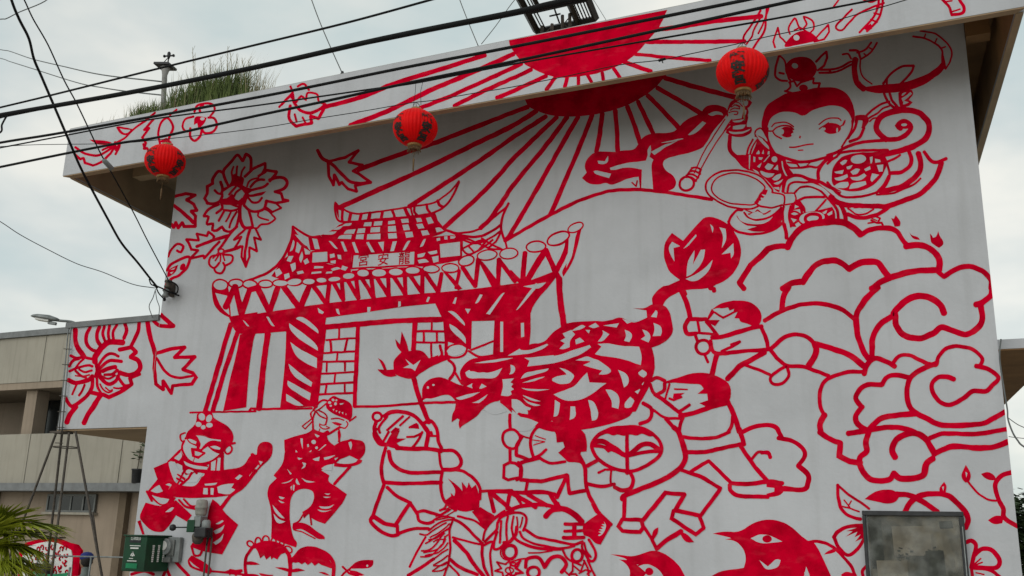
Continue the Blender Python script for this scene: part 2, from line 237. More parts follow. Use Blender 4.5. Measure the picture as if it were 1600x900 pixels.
MURAL = """
@P painted_sprig|thin red leaf sprig painted at the left end of the parapet
l 00 12 900 760 830 812 780 862 720 895 640 940
l 00 12 970 705 900 762
f 00 725 795 750 840 800 848 835 808 790 796 740 788
w 00 748 802 770 830 798 832 815 812 780 808
l 00 14 1000 900 988 830 1010 765 1048 738 1082 790 1064 840 1052 890 1075 905
p 00 14 960 745 900 812 932 800 890 860 910 895 900 930
l 00 12 1105 685 1060 720
p 01 14 465 60 500 95 522 88 530 118 580 135 640 110 690 60 722 10
l 01 14 470 20 530 60 620 70 700 20 720 -12
f 01 560 -28 660 -22 700 -8 640 8 600 0
p 01 13 720 65 745 20 752 -10 722 40
p 01 14 895 0 905 30 920 25 935 60
f 01 990 -15 1040 -40 1075 -10 1040 0
@P painted_blossom|small five petal red blossom painted on the parapet beside the sprig
l 00 13 1215 700 1235 660 1290 645 1332 655 1342 690 1312 728
l 00 13 1250 700 1248 675 1270 655
l 00 14 1300 735 1340 740 1356 782 1330 825 1278 832 1262 800
l 00 14 1190 800 1190 852 1215 880 1250 852 1262 808
l 00 13 1210 730 1160 745 1140 792 1160 820 1195 812
f 00 1212 738 1240 722 1292 735 1282 772 1240 804 1232 770 1212 782
V 00 1265 742 14 10 0
@P painted_bud|red fringed bud painted on the parapet between blossom and sun
p 10 13 145 668 190 620 230 580 215 540
p 10 13 160 655 215 600 250 640
l 10 13 260 540 300 525 332 562
l 10 18 228 590 240 645 280 690 340 706 400 682 432 652
l 10 13 432 652 392 632 382 590 322 580 310 622 282 600 252 640
l 10 18 215 660 208 740 250 790
p 10 18 250 790 300 778 350 770 340 725 390 740 420 690 432 652
p 10 12 242 712 255 762
p 10 12 290 735 310 772
@P painted_half_sun|solid red half disc sun with rays painted across the parapet
f 20 -22 252 200 208 480 152 972 60 945 122 915 180 840 265 770 345 690 400 600 440 480 472 350 487 250 482 130 432 60 390 0 312 -15 280
l 10 26 430 668 680 600 870 520 1150 435 1430 345
l 10 27 590 785 830 690 1100 560 1360 450 1610 338
l 10 24 1020 678 1240 590 1660 398
l 10 24 1240 662 1400 580 1600 490 1720 436
l 10 24 1505 612 1600 572 1815 474
p 20 22 215 562 272 482
p 20 22 330 542 346 485
p 20 20 415 527 415 478
p 20 20 497 512 472 470
p 20 20 570 497 563 455
p 20 22 674 487 636 430
p 20 24 868 446 695 385
l 20 20 1240 378 1000 362 770 338
l 20 24 1455 258 1100 262 840 262
l 20 26 1560 102 1250 135 1050 168 900 185
@P painted_flame_strands|wavy red flame strands painted on the parapet above a lantern
l 20 13 1555 65 1500 150 1450 225 1450 268
l 20 13 1592 55 1578 190 1530 265 1508 302
l 20 11 1560 100 1510 190 1500 225 1465 275
l 20 10 1610 30 1585 110 1540 210
@P painted_flame_jewel|red jewel between flame tongues painted on the parapet
g 30 105 292 140 232 200 195 262 200 312 242 300 256 200 278
V 30 178 236 18 18 0
p 30 11 45 298 32 260 62 172 76 232 112 266
p 30 12 305 232 376 155 382 200 350 246 290 260
l 30 11 138 212 130 172 166 115 190 160 206 186
l 30 11 218 182 242 150 224 105 276 130 286 176 268 202
p 30 10 165 190 200 170 240 196
@P painted_ribbon_end|looped red ribbon end painted on the parapet above the boy
l 30 13 525 58 480 102 425 165 460 190 510 140 560 90 640 50 725 18
l 30 11 410 42 440 0 455 -30
l 30 14 570 202 640 130 682 60 692 -20
l 30 14 618 196 682 130 712 60 718 -20
p 30 11 640 122 684 138
p 30 11 662 82 706 90
p 30 11 678 45 714 45
f 30 596 178 642 146 652 180 622 196
l 30 12 580 -10 640 12 690 -8
@P painted_ribbon_tip|short red ribbon tip painted near the right end of the parapet
l 30 16 1085 -8 1130 40 1150 95
l 30 18 1148 92 1215 82 1222 40 1190 -10
p 30 9 1155 70 1200 58
p 30 9 1110 10 1150 5
@W painted_lower_sun|dark red lower half of the sun with long rays painted under the eave
f 20 60 590 1010 420 960 475 900 545 830 600 720 660 600 700 480 722 350 732 230 722 150 690 100 665 85 630
l 11 27 640 160 970 40 1130 -12 1600 -195 1700 -232
l 11 28 520 398 1000 180 1360 5 1600 -112 1752 -205
l 11 26 955 392 1300 170 1540 5 1600 -38 1812 -172
l 21 26 -420 520 -180 300 0 102 112 -8 280 -168
l 21 26 -200 528 -140 470 -40 330 0 268 215 5 345 -170
l 21 26 -42 602 0 548 150 290 310 5 412 -170
l 21 26 240 442 430 0 502 -185
l 21 26 528 48 548 -60 566 -190
l 21 26 660 48 655 -80 645 -210
l 20 26 800 892 760 770 722 665
l 20 26 882 832 840 745 788 635
l 20 26 1048 806 950 700 848 596
l 20 26 1185 712 1050 630 908 548
l 20 28 1410 612 1150 545 958 488
@W painted_peony|large open red peony painted on the upper left of the wall
p M 46 160 890 100 800 150 720 145 600 240 550
l M 44 242 560 242 470 330 348 420 372
l M 44 500 590 432 450 432 320 560 180 650 78 735 175
l M 48 740 175 775 110 800 66 868 120 880 240 868 330
p M 44 775 440 900 312 1112 215 1112 300 1060 392
p M 46 1130 332 1304 352 1280 402 1190 512
l M 40 1000 432 1060 392 1120 356
l M 50 1185 492 1320 450 1440 470 1480 550 1420 640 1280 690
p M 44 1280 690 1380 720 1410 820 1500 836 1300 882 1130 840 1120 900
l M 42 1160 552 1080 612 880 662
f M 500 600 560 500 545 420 610 390 660 430 740 440 770 470 740 580 810 620 940 650 880 690 840 720 860 740 1130 680 1070 750 940 775 830 780 780 910 700 910 740 780 770 720 710 640 650 600 570 590 400 700 380 640 480 600
f M 400 800 480 800 560 720 600 760 620 820 680 850 700 910 380 910 340 860
l M 30 565 425 552 360 592 268
l M 34 630 415 640 330 652 258
l M 32 710 445 730 350 778 280
l M 44 368 520 400 640 380 720
l M 40 272 660 330 722 400 732
l M 36 510 740 560 680 625 608
l M 36 600 765 625 700 705 640
l M 32 620 830 680 850 740 800
l M 30 812 602 840 530 900 480 1000 462
l M 40 870 612 940 530 1020 490 1100 490
l M 36 830 790 900 862 1000 862 1062 788
l M 46 140 880 250 892 350 852 400 760
l N 40 340 5 170 82 90 192
l N 42 90 200 170 212 140 310 152 342 240 330 230 430 300 440 392 380 430 432 540 452 640 360 680 200 692 100
l N 40 382 -10 400 60 300 152
l N 36 430 112 380 200 338 282
l N 30 550 122 500 220 458 292
l N 34 642 130 572 230 532 330 520 392
l N 36 420 100 540 112 650 92 692 60
l N 34 160 -6 250 4 340 8
l N 36 540 -5 640 40 702 42
l N 52 710 -30 690 100 700 250 760 382 900 392
l N 46 760 20 840 100 960 122 1090 82 1122 0 1140 -50
l N 40 840 110 870 200 905 372
p N 34 1140 60 1240 132 1382 60 1300 -6
l N 28 1000 130 1002 212 1172 266
l N 32 1100 80 1180 120 1242 190 1282 242 1180 322 1050 342 980 402 900 392
@W painted_leaf_spray|red spray of pointed leaves painted under the peony
p N 36 780 415 590 596 722 545 610 726 732 700 720 880 789 1045 850 880 850 720 978 786 930 560 1042 592 950 410
l N 42 865 415 812 600 772 880 789 1000
l N 40 650 372 540 482 430 640 330 762
l N 46 425 795 620 742 705 702
p 01 15 1420 580 1332 602 1338 578 1302 548 1292 576 1230 560 1242 602 1165 598 1182 622 1196 660 1240 664 1190 716 1272 698 1276 716 1342 640 1372 610
l 01 18 1230 642 1330 602 1430 572
@W painted_small_flower|little three petal red flower painted below the peony
e 01 10 1382 670 18 14 0
l 01 13 1370 690 1320 705 1308 750 1340 775 1372 742
l 01 13 1340 775 1350 800 1386 806 1406 770 1396 740
l 01 13 1400 690 1450 700 1446 740 1406 762
p 01 9 1370 690 1345 730
p 01 9 1380 690 1378 735
p 01 9 1392 690 1405 728
p 01 9 1362 682 1330 715
@W painted_edge_leaf|jagged red leaf painted at the left wall edge beside the peony
p 01 18 1080 332 1160 310 1222 320 1165 350 1210 375 1232 415 1195 420 1222 452 1220 516 1150 515 1140 490 1115 526 1100 490 1085 522 1072 500
l 01 20 1080 380 1140 425 1212 492
@W painted_edge_bud|red patterned bud with a curled tendril painted at the left wall edge
l 01 15 1052 702 1070 660 1110 625 1145 640 1130 675 1105 665
l 01 16 1042 792 1080 745 1182 705 1170 770 1120 820 1070 845 1045 892
f 01 1052 782 1112 755 1100 800 1060 832 1044 830
w 01 1066 785 1094 772 1086 784
w 01 1062 806 1086 796 1074 812
E 01 1142 768 16 24 0.6
f 01 1030 880 1045 850 1060 890 1050 905 1028 905
@W painted_falling_leaf|red falling leaf with long stem painted left of the middle lantern
l 11 19 385 38 410 85 460 115 520 170 580 230 640 246 705 240
q 11 17 450 110 560 82 640 40 580 115 668 132 605 170 642 185 682 215 718 240 620 260 630 296 575 280 535 240 520 256 490 190 485 258 455 200
@W painted_dragon_head|solid red beast head facing left painted under the sun rays
f 21 520 45 600 48 650 50 700 40 770 35 790 -5 830 -55 900 -70 1000 -70 1040 -100 1080 -150 1180 -190 1200 -230 1260 -250 1330 -235 1350 -200 1320 -150 1270 -100 1210 0 1190 30 1050 70 960 90 940 125 960 168 1005 192 1032 245 1005 292 880 302 800 285 792 205 730 212 680 236 620 260 590 242 530 256 470 246 438 212 468 180 450 140 470 90
w 21 610 150 700 120 800 110 838 105 850 70 845 40 865 8 872 40 860 80 884 98 870 130 882 282 808 282 812 160 720 142 650 162 615 162
w 21 868 50 950 5 1040 -22 960 20 890 68
w 21 535 105 580 108 600 72 602 110 575 128 540 122
w 21 510 170 530 164 618 186 606 212 520 188
w 21 1100 -58 1190 -142 1212 -130 1150 -68 1110 -54
w 21 930 -8 1060 -36 1072 -30 950 -4
l 21 12 1360 -120 1330 -90 1270 -30
w 21 1225 -185 1262 -206 1310 -200 1320 -180 1280 -186 1250 -172
p 21 9 750 240 775 265 782 230
@W painted_hill_line|thin red curved hill line painted between dragon head and temple
l 21 20 -45 605 0 580 200 465 420 355 600 297 750 285 850 290 1000 307 1250 347
@W painted_temple|red temple gate with tiled swallowtail roof painted on the wall
f 11 540 485 800 470 1110 435 1145 490 1195 545 1130 577 1000 594 560 602 390 577 480 540
w 11 680 490 724 487 719 512 672 514
w 11 740 485 790 481 786 507 734 510
w 11 905 470 950 466 955 490 912 494
w 11 1000 464 1030 462 1040 484 1008 488
w 11 825 482 868 479 870 500 825 503
w 11 565 536 622 532 612 560 548 562
w 11 638 530 684 527 680 556 630 558
w 11 718 522 776 518 774 550 714 553
w 11 825 516 872 512 878 546 826 549
w 11 915 506 952 503 962 536 924 540
w 11 1002 500 1040 496 1052 526 1014 530
w 11 522 570 600 566 594 594 510 592
w 11 628 566 676 564 672 594 622 594
w 11 698 564 778 560 776 594 694 595
w 11 825 560 878 556 882 588 828 592
w 11 930 552 976 548 984 580 938 586
w 11 1030 544 1072 540 1086 566 1042 572
w 11 1120 525 1150 520 1176 542 1130 552
w 11 505 518 548 510 522 535 480 538
w 11 440 550 504 546 484 568 420 566
w 11 1062 462 1092 456 1112 492 1078 500
w 11 555 498 600 494 590 512 540 514
l 11 11 495 365 540 405 620 435 750 425 950 395 1100 370 1170 330 1220 290 1268 232
l 11 13 495 370 495 430 520 482 600 486 750 472 950 456 1100 432 1180 390 1232 320 1268 238
f 11 495 362 548 408 540 430 515 400 520 470 500 430
p 11 16 540 410 538 482
p 11 18 592 435 582 482
p 11 18 660 435 648 480
p 11 20 712 430 704 476
p 11 17 792 420 782 466
l 11 17 850 414 862 440 868 464
l 11 20 930 400 942 430 955 456
l 11 14 990 395 990 425 1012 450
l 11 16 1068 377 1070 405 1092 432
l 11 18 1135 352 1146 380 1172 395
p 11 12 965 392 978 445
l 11 13 1115 437 1140 492 1190 542 1290 556 1400 530 1480 462 1560 402 1580 370
l 11 14 1580 370 1548 440 1532 510 1542 572 1562 612
l 11 15 1190 540 1300 575 1400 577 1480 542 1532 505
l 11 12 1250 572 1310 606 1380 622 1460 590 1528 545
f 11 325 580 400 578 560 602 1000 594 1130 576 1250 568 1310 600 1280 612 1140 622 1140 668 995 672 600 690 592 786 450 745 450 680 340 664
w 11 352 590 384 596 398 656 368 656
w 11 455 605 472 605 512 655 495 655
w 11 530 610 546 610 572 670 555 672
w 11 600 615 616 612 642 680 622 680
w 11 690 615 706 612 742 675 720 675
w 11 762 615 800 610 796 672
w 11 855 610 880 608 862 668 840 670
w 11 942 610 966 605 932 665 914 665
w 11 1045 594 1062 592 1046 640 1024 645
w 11 1130 590 1150 586 1152 602 1132 606
w 11 1175 578 1196 574 1198 596 1178 598
w 11 1215 576 1250 578 1240 592 1216 592
f 11 990 665 1145 625 1150 716 1280 702 1300 720 1180 745 1040 770 990 760
w 11 1010 690 1060 680 1050 705 1012 710
w 11 1075 676 1130 664 1132 684 1090 692
w 11 1012 726 1060 716 1080 738 1020 746
w 11 1100 705 1140 700 1142 735 1110 742
q 11 14 1145 620 1280 605 1280 702 1150 716
w 11 1150 626 1274 611 1274 697 1155 710
l 11 13 1285 605 1290 655 1330 690 1400 660 1480 600
l 11 12 1290 655 1380 610 1430 600
p 11 13 1410 590 1460 620 1530 655
p 11 12 1330 640 1365 680
p 11 12 1250 572 1340 600 1460 655 1540 660
p 11 13 1440 605 1390 665
p 11 13 1530 550 1500 610 1450 650
l 11 13 1562 612 1575 580 1600 540
p 11 12 1560 610 1570 660
l 11 15 230 515 225 580 195 660 150 740 80 800 0 836 -70 862
l 11 13 230 515 300 560 345 582 400 577
f 11 200 690 340 662 350 745 450 745 595 784 590 822 440 842 300 850 180 856 95 826 150 750
f 11 228 515 260 560 340 664 345 700 200 720 196 660 226 590
w 11 245 565 290 575 330 640 300 632
w 11 232 600 244 612 230 664 212 672
w 11 258 612 284 640 268 684 246 672
w 11 300 650 338 672 336 690 310 690
w 11 288 672 300 704 280 742 268 720
w 11 215 752 246 742 252 780 226 800
w 11 205 700 234 700 216 738 192 730
w 11 118 792 146 776 164 808 128 832
w 11 176 816 206 806 212 832 182 848
w 11 255 800 290 792 300 808 262 816
w 11 296 730 320 715 332 740 306 754
w 11 365 762 420 766 420 776 362 778
w 11 350 800 410 796 410 806 346 812
w 11 462 690 490 686 494 706 464 712
w 11 510 692 532 694 534 720 514 716
w 11 466 730 500 726 498 748 468 744
w 11 470 780 510 768 530 780 480 792
w 11 540 760 575 772 560 792 530 784
w 11 440 800 480 796 476 808 436 812
q 11 11 350 676 452 670 452 740 346 746
w 11 354 681 446 675 447 735 351 741
q 11 10 606 692 998 667 994 757 596 778
w 11 612 698 992 673 988 751 603 771
f 11 330 870 440 850 590 830 600 790 1000 765 1040 775 1100 800 1000 830 800 840 640 850 430 885 330 890
f 01 1320 880 1345 850 1400 850 1430 880 1445 1090 1380 1060 1330 1000
e 01 12 1378 882 46 34 0
e 01 12 1475 872 44 26 0
e 01 12 1562 876 44 24 0
V 01 1378 882 41 29 0
V 01 1475 872 39 21 0
V 01 1562 876 39 19 0
w 01 1345 930 1420 950 1435 1070 1380 1020
w 01 1455 915 1520 905 1502 960
p 12 34 -190 120 -130 -10 -90 160 -40 10 10 0 85 150 135 0
p 12 34 165 -20 275 130 330 -5
p 12 26 340 -40 445 105 460 -60
p 12 24 470 -60 545 75 535 -70
p 12 24 560 -70 640 65 625 -80
p 12 24 650 -80 735 60 720 -85
p 12 24 740 -90 830 50 825 -90
p 12 24 845 -95 935 42 930 -95
p 12 24 950 -100 1040 32 1040 -100
p 12 24 1055 -100 1140 25 1160 -90
f 11 1170 800 1200 800 1290 905 1262 915
p 11 24 1290 770 1370 890 1390 720
f 11 1380 710 1420 735 1545 900 1480 910
p 11 26 1520 720 1512 900
p 11 24 1525 730 1620 860
p 11 20 1270 790 1250 900
p 21 30 80 680 66 860
p 21 24 -10 800 50 860
p 21 34 205 670 95 850
p 21 30 210 660 270 800 300 850
l 21 30 350 560 340 660 280 790
f 21 405 545 445 495 430 560 385 740 320 830 310 795 360 720
w 21 358 560 402 548 378 700 340 775 352 660
E 11 60 875 50 28 0
E 11 155 870 55 27 0
E 11 240 862 55 28 0
E 11 330 860 46 25 0
E 11 410 852 42 24 0
E 11 490 845 46 22 0
E 11 580 825 46 27 0
E 11 670 807 46 30 0
E 11 770 806 54 32 0
E 11 875 801 52 30 0
E 11 980 791 54 30 0
E 11 1095 781 56 29 0
E 11 1215 776 58 33 0
E 11 1315 730 55 36 -0.3
E 11 1445 695 66 36 -0.15
E 11 1580 685 62 38 -0.1
E 21 150 642 66 40 -0.1
E 21 290 590 80 44 -0.4
E 21 398 522 55 32 -0.45
V 11 60 875 39 17 0
V 11 155 870 44 17 0
V 11 240 862 44 19 -0.15
V 11 330 860 35 16 0
V 11 410 852 31 14 0
V 11 490 845 36 13 -0.1
V 11 580 825 35 17 -0.1
V 11 670 807 34 20 0
V 11 770 806 43 22 0
V 11 875 801 42 20 0
V 11 980 791 43 20 0
V 11 1095 781 46 19 0
V 11 1215 776 48 22 0
V 11 1315 730 44 25 -0.3
V 11 1445 695 56 26 -0.15
V 11 1580 685 52 28 -0.1
V 21 150 642 55 28 -0.1
V 21 290 590 68 30 -0.4
V 21 398 522 45 22 -0.45
f 12 -160 190 -100 180 0 160 150 140 430 95 900 45 1300 15 1600 -25 1700 -40 1880 -110 1880 -60 1720 110 1716 240 1720 255 1700 405 1480 440 1490 205 1350 208 1345 390 1250 350 1180 330 1170 190 1160 180 1120 96 900 118 700 152 440 186 430 245 200 275 190 272 0 288 -100 280 -150 250
w 21 70 890 215 865 180 900 160 905
w 12 65 180 80 180 116 240 100 240
w 12 385 125 425 150 410 172 395 160
w 12 500 130 516 130 526 166 510 160
w 12 695 120 716 120 712 150 697 152
w 12 890 85 905 85 906 115 890 120
w 12 1075 55 1088 58 1075 90 1064 85
w 12 1245 60 1256 60 1246 100 1230 96
w 12 1400 40 1418 44 1386 96 1370 96
w 12 1308 130 1342 130 1325 162
w 12 1535 35 1556 30 1462 165 1438 160
w 22 25 140 110 20 150 -30 170 -20 40 134
w 22 56 220 76 218 76 305 58 310
w 12 1528 210 1546 210 1544 400 1526 400
l 22 34 296 -60 300 60 325 240
f 12 190 200 260 170 400 150 440 180 425 250 362 742 150 752 182 500
w 12 262 180 310 185 392 258 392 284 310 225 252 192
w 12 208 222 290 278 386 358 386 392 300 342 230 282 208 250
w 12 214 338 270 380 382 438 380 502 290 460 240 412
w 12 205 473 270 528 352 590 346 616 260 572 215 522
w 12 200 578 270 618 342 658 336 702 260 660 195 612
w 12 190 662 250 698 297 736 260 738 190 706
p 12 26 428 240 372 742
p 12 24 638 245 616 742
l 12 30 430 245 650 225 900 205 1170 196
p 12 11 440 325 622 314
p 12 12 425 406 622 396
p 12 12 410 462 616 458
p 12 12 405 536 616 526
p 12 13 392 602 612 590
p 12 13 380 666 612 655
p 12 11 520 255 520 316
p 12 13 465 332 471 398
p 12 13 570 322 556 392
p 12 11 510 410 505 456
p 12 10 442 470 440 522
p 12 12 555 465 555 517
p 12 11 496 535 490 588
p 12 12 442 605 435 656
p 12 11 555 600 556 652
p 12 28 995 212 985 385
p 12 18 1182 190 1190 330 1190 430
p 12 14 1005 270 1192 272
p 12 12 1000 340 1182 341
p 12 11 1100 215 1098 266
p 12 13 1050 275 1050 334
p 12 13 1130 280 1130 338
p 12 12 1096 345 1096 440
w 12 1200 145 1240 145 1306 214 1306 236 1250 186
w 12 1210 225 1250 245 1312 308 1312 348 1260 302 1215 262
p 12 12 1345 388 1490 330
l 12 13 1330 395 1400 430 1490 420
l 12 13 -10 758 140 755 350 752
l 12 15 612 742 800 738 1030 720 1260 714
p 02 26 1442 225 1380 440 1282 772
p 02 26 1485 278 1405 520 1330 770
f 02 1500 290 1605 275 1590 300 1560 480 1540 745 1396 768 1440 560 1482 400
f 02 1430 180 1610 150 1610 285 1500 292 1460 260
w 02 1518 200 1530 205 1560 240 1545 240
l 02 11 1190 779 1300 776 1600 771
p 12 34 75 285 48 480 20 755
p 12 13 -40 765 -30 752 20 756
@W painted_boy|red boy in scaled armour with topknot, ribbons and ring painted at upper right
l 30 11 70 345 105 380 115 430 130 490 140 500
l 30 13 70 345 50 410 45 470 75 500 120 505
l 30 12 70 455 100 462
E 30 205 432 100 78 0
V 30 168 412 20 16 0.3
p 30 13 300 385 365 322 370 360 350 410 310 440
p 30 12 130 515 160 505 180 540 205 515 285 490 282 520
p 30 14 285 522 325 520 312 560
l 30 12 110 572 140 545 135 515
l 30 12 105 570 200 588 300 560
E 30 222 550 28 22 0
l 30 13 320 435 420 430 520 385
l 30 13 320 455 420 450 530 400
p 30 12 380 432 390 450
l 30 11 465 340 500 338 520 370
l 30 14 510 315 560 320 578 370
l 30 12 555 330 610 310 645 265
l 30 11 580 370 640 330 682 265
p 30 10 600 335 615 350
p 30 10 635 300 652 310
l 30 34 545 370 542 450 560 520 600 555
l 30 9 575 350 578 430 592 480 650 525
w 30 562 380 572 420 578 480 570 510 556 440
f 30 590 545 700 530 830 520 930 490 1020 450 1080 400 1100 350 1112 430 1040 490 960 540 850 575 700 585 620 575
l 30 10 950 192 1040 210 1110 260 1148 320 1140 380 1110 432
l 30 11 905 228 980 240 1050 275 1085 310 1092 360
p 30 9 985 212 975 235
p 30 9 1055 240 1042 268
p 30 9 1110 292 1085 300
f 30 1085 310 1100 350 1115 425 1090 440 1080 390
l 30 14 720 525 770 460 840 415 912 410
l 30 13 912 410 890 460 830 522
p 30 12 720 520 745 495 740 545
g A 795 700 722 560 735 420 800 270 950 170 1060 120 1250 90 1420 55 1600 52 1700 75 1800 150 1860 260 1885 380 1880 470 1850 540 1840 440 1790 350 1720 300 1600 280 1480 300 1360 340 1240 410 1140 370 1000 355 880 400 815 480 790 600
w A 1236 420 1246 420 1242 396
l A 16 845 545 890 500 980 488 1060 505 1120 548
l A 18 810 602 860 600 900 560 960 535 1060 535 1120 580
l A 18 860 605 890 650 970 692
E A 1035 612 82 68 0.2
V A 972 608 30 34 0
V A 1104 640 14 18 0.5
l A 16 1435 520 1510 460 1600 438 1680 440 1715 470
l A 14 1440 575 1500 530 1560 495
E A 1600 565 115 70 0
l A 16 1690 545 1740 520 1765 465
p A 22 1740 520 1760 480
V A 1500 575 22 18 -0.6
V A 1665 590 12 34 0
f A 1195 650 1212 660 1205 690 1185 680
l A 18 1072 800 1160 798 1260 775 1362 760
p A 14 1180 840 1240 835
l A 22 795 560 800 700 860 840 920 905
l A 18 700 700 640 640 650 590 690 565 720 570 780 660 810 750
l A 18 640 660 730 680 810 790
w A 640 632 680 612 720 620 770 700 720 670
l A 22 610 700 560 800 530 905
l A 20 670 700 610 790 590 905
l A 26 700 700 640 780
f A 700 700 800 720 880 840 910 910 560 910 590 800 640 730
w A 650 640 720 690 810 790 815 830 760 790 700 720
w A 620 790 660 730 640 790 600 880 585 905
w A 655 870 685 835 700 870 690 890 650 895
w A 725 880 745 830 752 885
w A 800 850 822 850 815 905 790 905
f A 275 390 300 300 330 230 420 190 500 200 570 205 605 245 570 300 545 310 560 360 545 400 555 430 530 520 540 545 590 545 605 590 570 650 430 680 330 660 270 620 275 580 330 545 320 480 290 440
w A 300 395 300 350 340 290 400 240 470 200 500 215 490 260 490 350 470 440 340 460 330 430 350 380
w A 495 320 530 340 525 390 490 430
V A 525 250 30 36 0.3
w A 350 470 430 465 500 450 470 485 380 492
w A 365 540 430 520 520 515 500 565 430 580 360 575
w A 310 600 400 615 500 605 580 570 560 600 480 630 380 640 320 625
l A 14 330 340 380 310 440 320 430 290 380 270
l A 13 340 300 400 270 450 290
l A 14 310 370 380 350 420 360 410 390 370 390
l A 13 400 240 440 245 480 290
l A 44 325 660 330 840 440 950
w A -20 905 130 640 330 370 375 385 200 660 60 905
l A 15 262 450 130 650 -10 880 -125 1120
l A 15 345 450 190 690 50 910 -60 1110
w A 290 420 330 380 365 390 340 460 300 480
l 21 12 1122 150 1150 145 1182 162
l 21 12 1112 172 1140 168 1178 190
l 21 12 1098 190 1130 190 1166 212
l 21 12 1085 208 1120 208 1152 232
e 21 14 1092 248 46 42 -0.5
l 21 11 1125 150 1095 195 1060 225
l 21 11 1182 160 1165 205 1138 240
c B 22 20 400 60 300 200 215 400 190 560 215 720 280 810 380 850 480 640 660 400 665 220 610 60 500
c B 18 95 400 150 300 280 240 420 230 560 265 680 320 760 410 700 500 640 610 480 620 280 590 130 500
w B 110 400 160 310 280 252 420 242 550 275 670 330 745 410 690 500 630 590 480 605 290 578 140 490
w B 800 440 845 475 980 500 985 610 900 640 720 650 660 600 740 480
f B 640 580 740 430 800 440 780 490 740 540 670 610
w B 722 495 760 500 800 512 790 528 740 518
w B 712 535 750 545 800 562 770 572 710 556
w B 690 575 750 590 790 600 740 605 690 595
l B 22 640 590 700 640 850 660 980 625
l B 20 855 470 990 500 1010 560 1000 630
p B 18 1005 480 1130 478
l B 18 1130 470 1150 540 1125 600 1020 625
f B 350 0 540 0 545 190 590 200 480 160
f B 540 -10 860 -10 990 40 1110 250 1010 300 960 400 940 470 880 440 800 320 700 250 600 200 545 190
w B 560 0 582 0 572 180 560 170
w B 615 20 640 30 640 90 618 90
w B 680 30 740 35 720 65 690 60
V B 880 55 36 36 0
w B 760 150 800 105 870 130 840 185 790 190
w B 700 205 720 200 780 230 880 235 850 275 790 290 720 250
w B 870 180 920 120 930 190
w B 850 300 900 250 960 235 965 270 930 310 880 322
w B 870 355 940 330 990 300 960 350 920 378
w B 860 410 940 405 945 440 900 430
w B 665 140 720 100 700 150 690 160
w B 610 175 650 195 690 230 680 240 640 220
w B 965 80 980 80 1000 180 1045 265 1020 260 985 190
w B 740 90 815 0 825 5 760 90
l B 40 990 40 1030 150 1110 260
l B 34 900 0 1050 50 1200 90 1400 65 1600 10
p B 22 1045 95 1160 110 1200 160 1300 140 1420 160
l B 24 1040 130 1080 165 1220 160 1320 150 1420 155 1530 50
p B 14 1290 130 1350 70
l B 40 1600 30 1500 90 1430 200 1430 300
l B 40 990 460 1010 330 1100 260 1200 260 1330 310 1450 340 1540 390 1700 470
w B 1005 470 1015 380 1060 310 1160 280 1230 300 1120 325 1050 360 1020 440
l B 26 1040 460 1060 380 1130 340 1250 345 1380 345 1480 420 1620 520
l B 26 1135 470 1200 410 1330 395 1440 440 1540 540 1640 640
w B 1150 370 1060 420 1060 450 1120 460 1220 375
w B 1270 375 1400 360 1540 450 1600 520 1600 580 1500 460 1380 395
l B 30 1150 590 1200 560 1290 530 1500 530
l B 24 1520 560 1450 650 1400 700
l B 24 1200 590 1250 660 1260 710
f B 1090 600 1200 580 1260 660 1240 720 1400 700 1600 650 1640 720 1640 870 1480 870 1400 900 1080 900 1060 800
w B 1140 625 1190 650 1130 670
w B 1110 690 1200 680 1210 730 1160 700
w B 1085 740 1130 715 1180 740 1130 760
w B 1085 790 1160 810 1120 850
w B 1140 870 1180 840 1220 880 1160 910
V B 1350 790 160 78 -0.1
e B 40 1362 795 96 56 -0.1
w B 1480 720 1540 690 1530 730 1500 740
w B 1540 740 1600 700 1600 740 1560 760
w B 1500 660 1545 590 1600 640 1560 660
l B 26 1000 640 985 740 1000 900
l B 24 1080 640 1060 760 1085 900
l B 30 300 830 330 890 400 950 520 985 700 985 860 940 985 850
f B 640 900 720 870 850 810 960 640 1000 660 985 800 940 885 800 955 640 965 540 935
l B 44 1000 870 1022 950 1030 1040
l B 30 480 690 400 700 320 800 300 900
l B 24 400 770 460 840 620 880 800 850 930 700
l B 24 500 720 580 800 700 810 850 760 960 670
l B 16 560 740 640 720 670 690 740 740 830 700
l B 14 520 690 600 720
w B 345 890 350 800 400 750 420 800 520 880 620 905 520 940 400 925
w B 450 770 490 735 560 810 700 840 820 800 720 850 600 855 500 820
w B 580 740 670 700 740 740 700 770 620 770
l C 36 -60 905 60 860 200 790 400 735 700 715 780 715
l C 54 625 690 720 705 850 690 950 620 985 550 940 490 880 480 820 530 860 570
E C 900 520 90 52 0.2
V C 900 520 36 18 0
l C 66 680 710 580 620 555 540 600 430 720 370 900 335 1060 360 1180 450 1215 560 1180 680 1060 770 900 830 700 880 500 900
l C 26 420 420 500 340 620 260 720 230
l C 22 460 440 560 380 640 310 720 285
l C 18 470 480 520 440 590 430
f C 290 410 350 395 440 400 460 440 460 490 400 570 350 560 380 470 330 460 280 500
l C 30 310 470 280 580 200 690
l C 34 400 560 340 680 220 730
w C 225 680 290 600 340 490 380 480 370 560 310 650
l C 22 250 470 250 560 210 660 120 800
l C 30 650 130 680 200 760 300 850 310
l C 30 720 130 760 230 820 300
f C 830 120 900 90 1000 85 1020 140 960 210 1010 240 960 290 860 310 830 230
w C 875 130 930 110 900 150 870 160
w C 870 190 940 150 980 110 1000 130 940 190 890 230
w C 890 265 900 220 960 240 920 260
w C 770 140 820 130 825 220 840 280 790 220
l D 30 -60 110 0 60 60 20 100 -20 200 -40 400 -55 700 -60
l D 28 -60 340 20 440 150 525 330 525 500 490 620 430 700 330 720 230 680 90 640 0
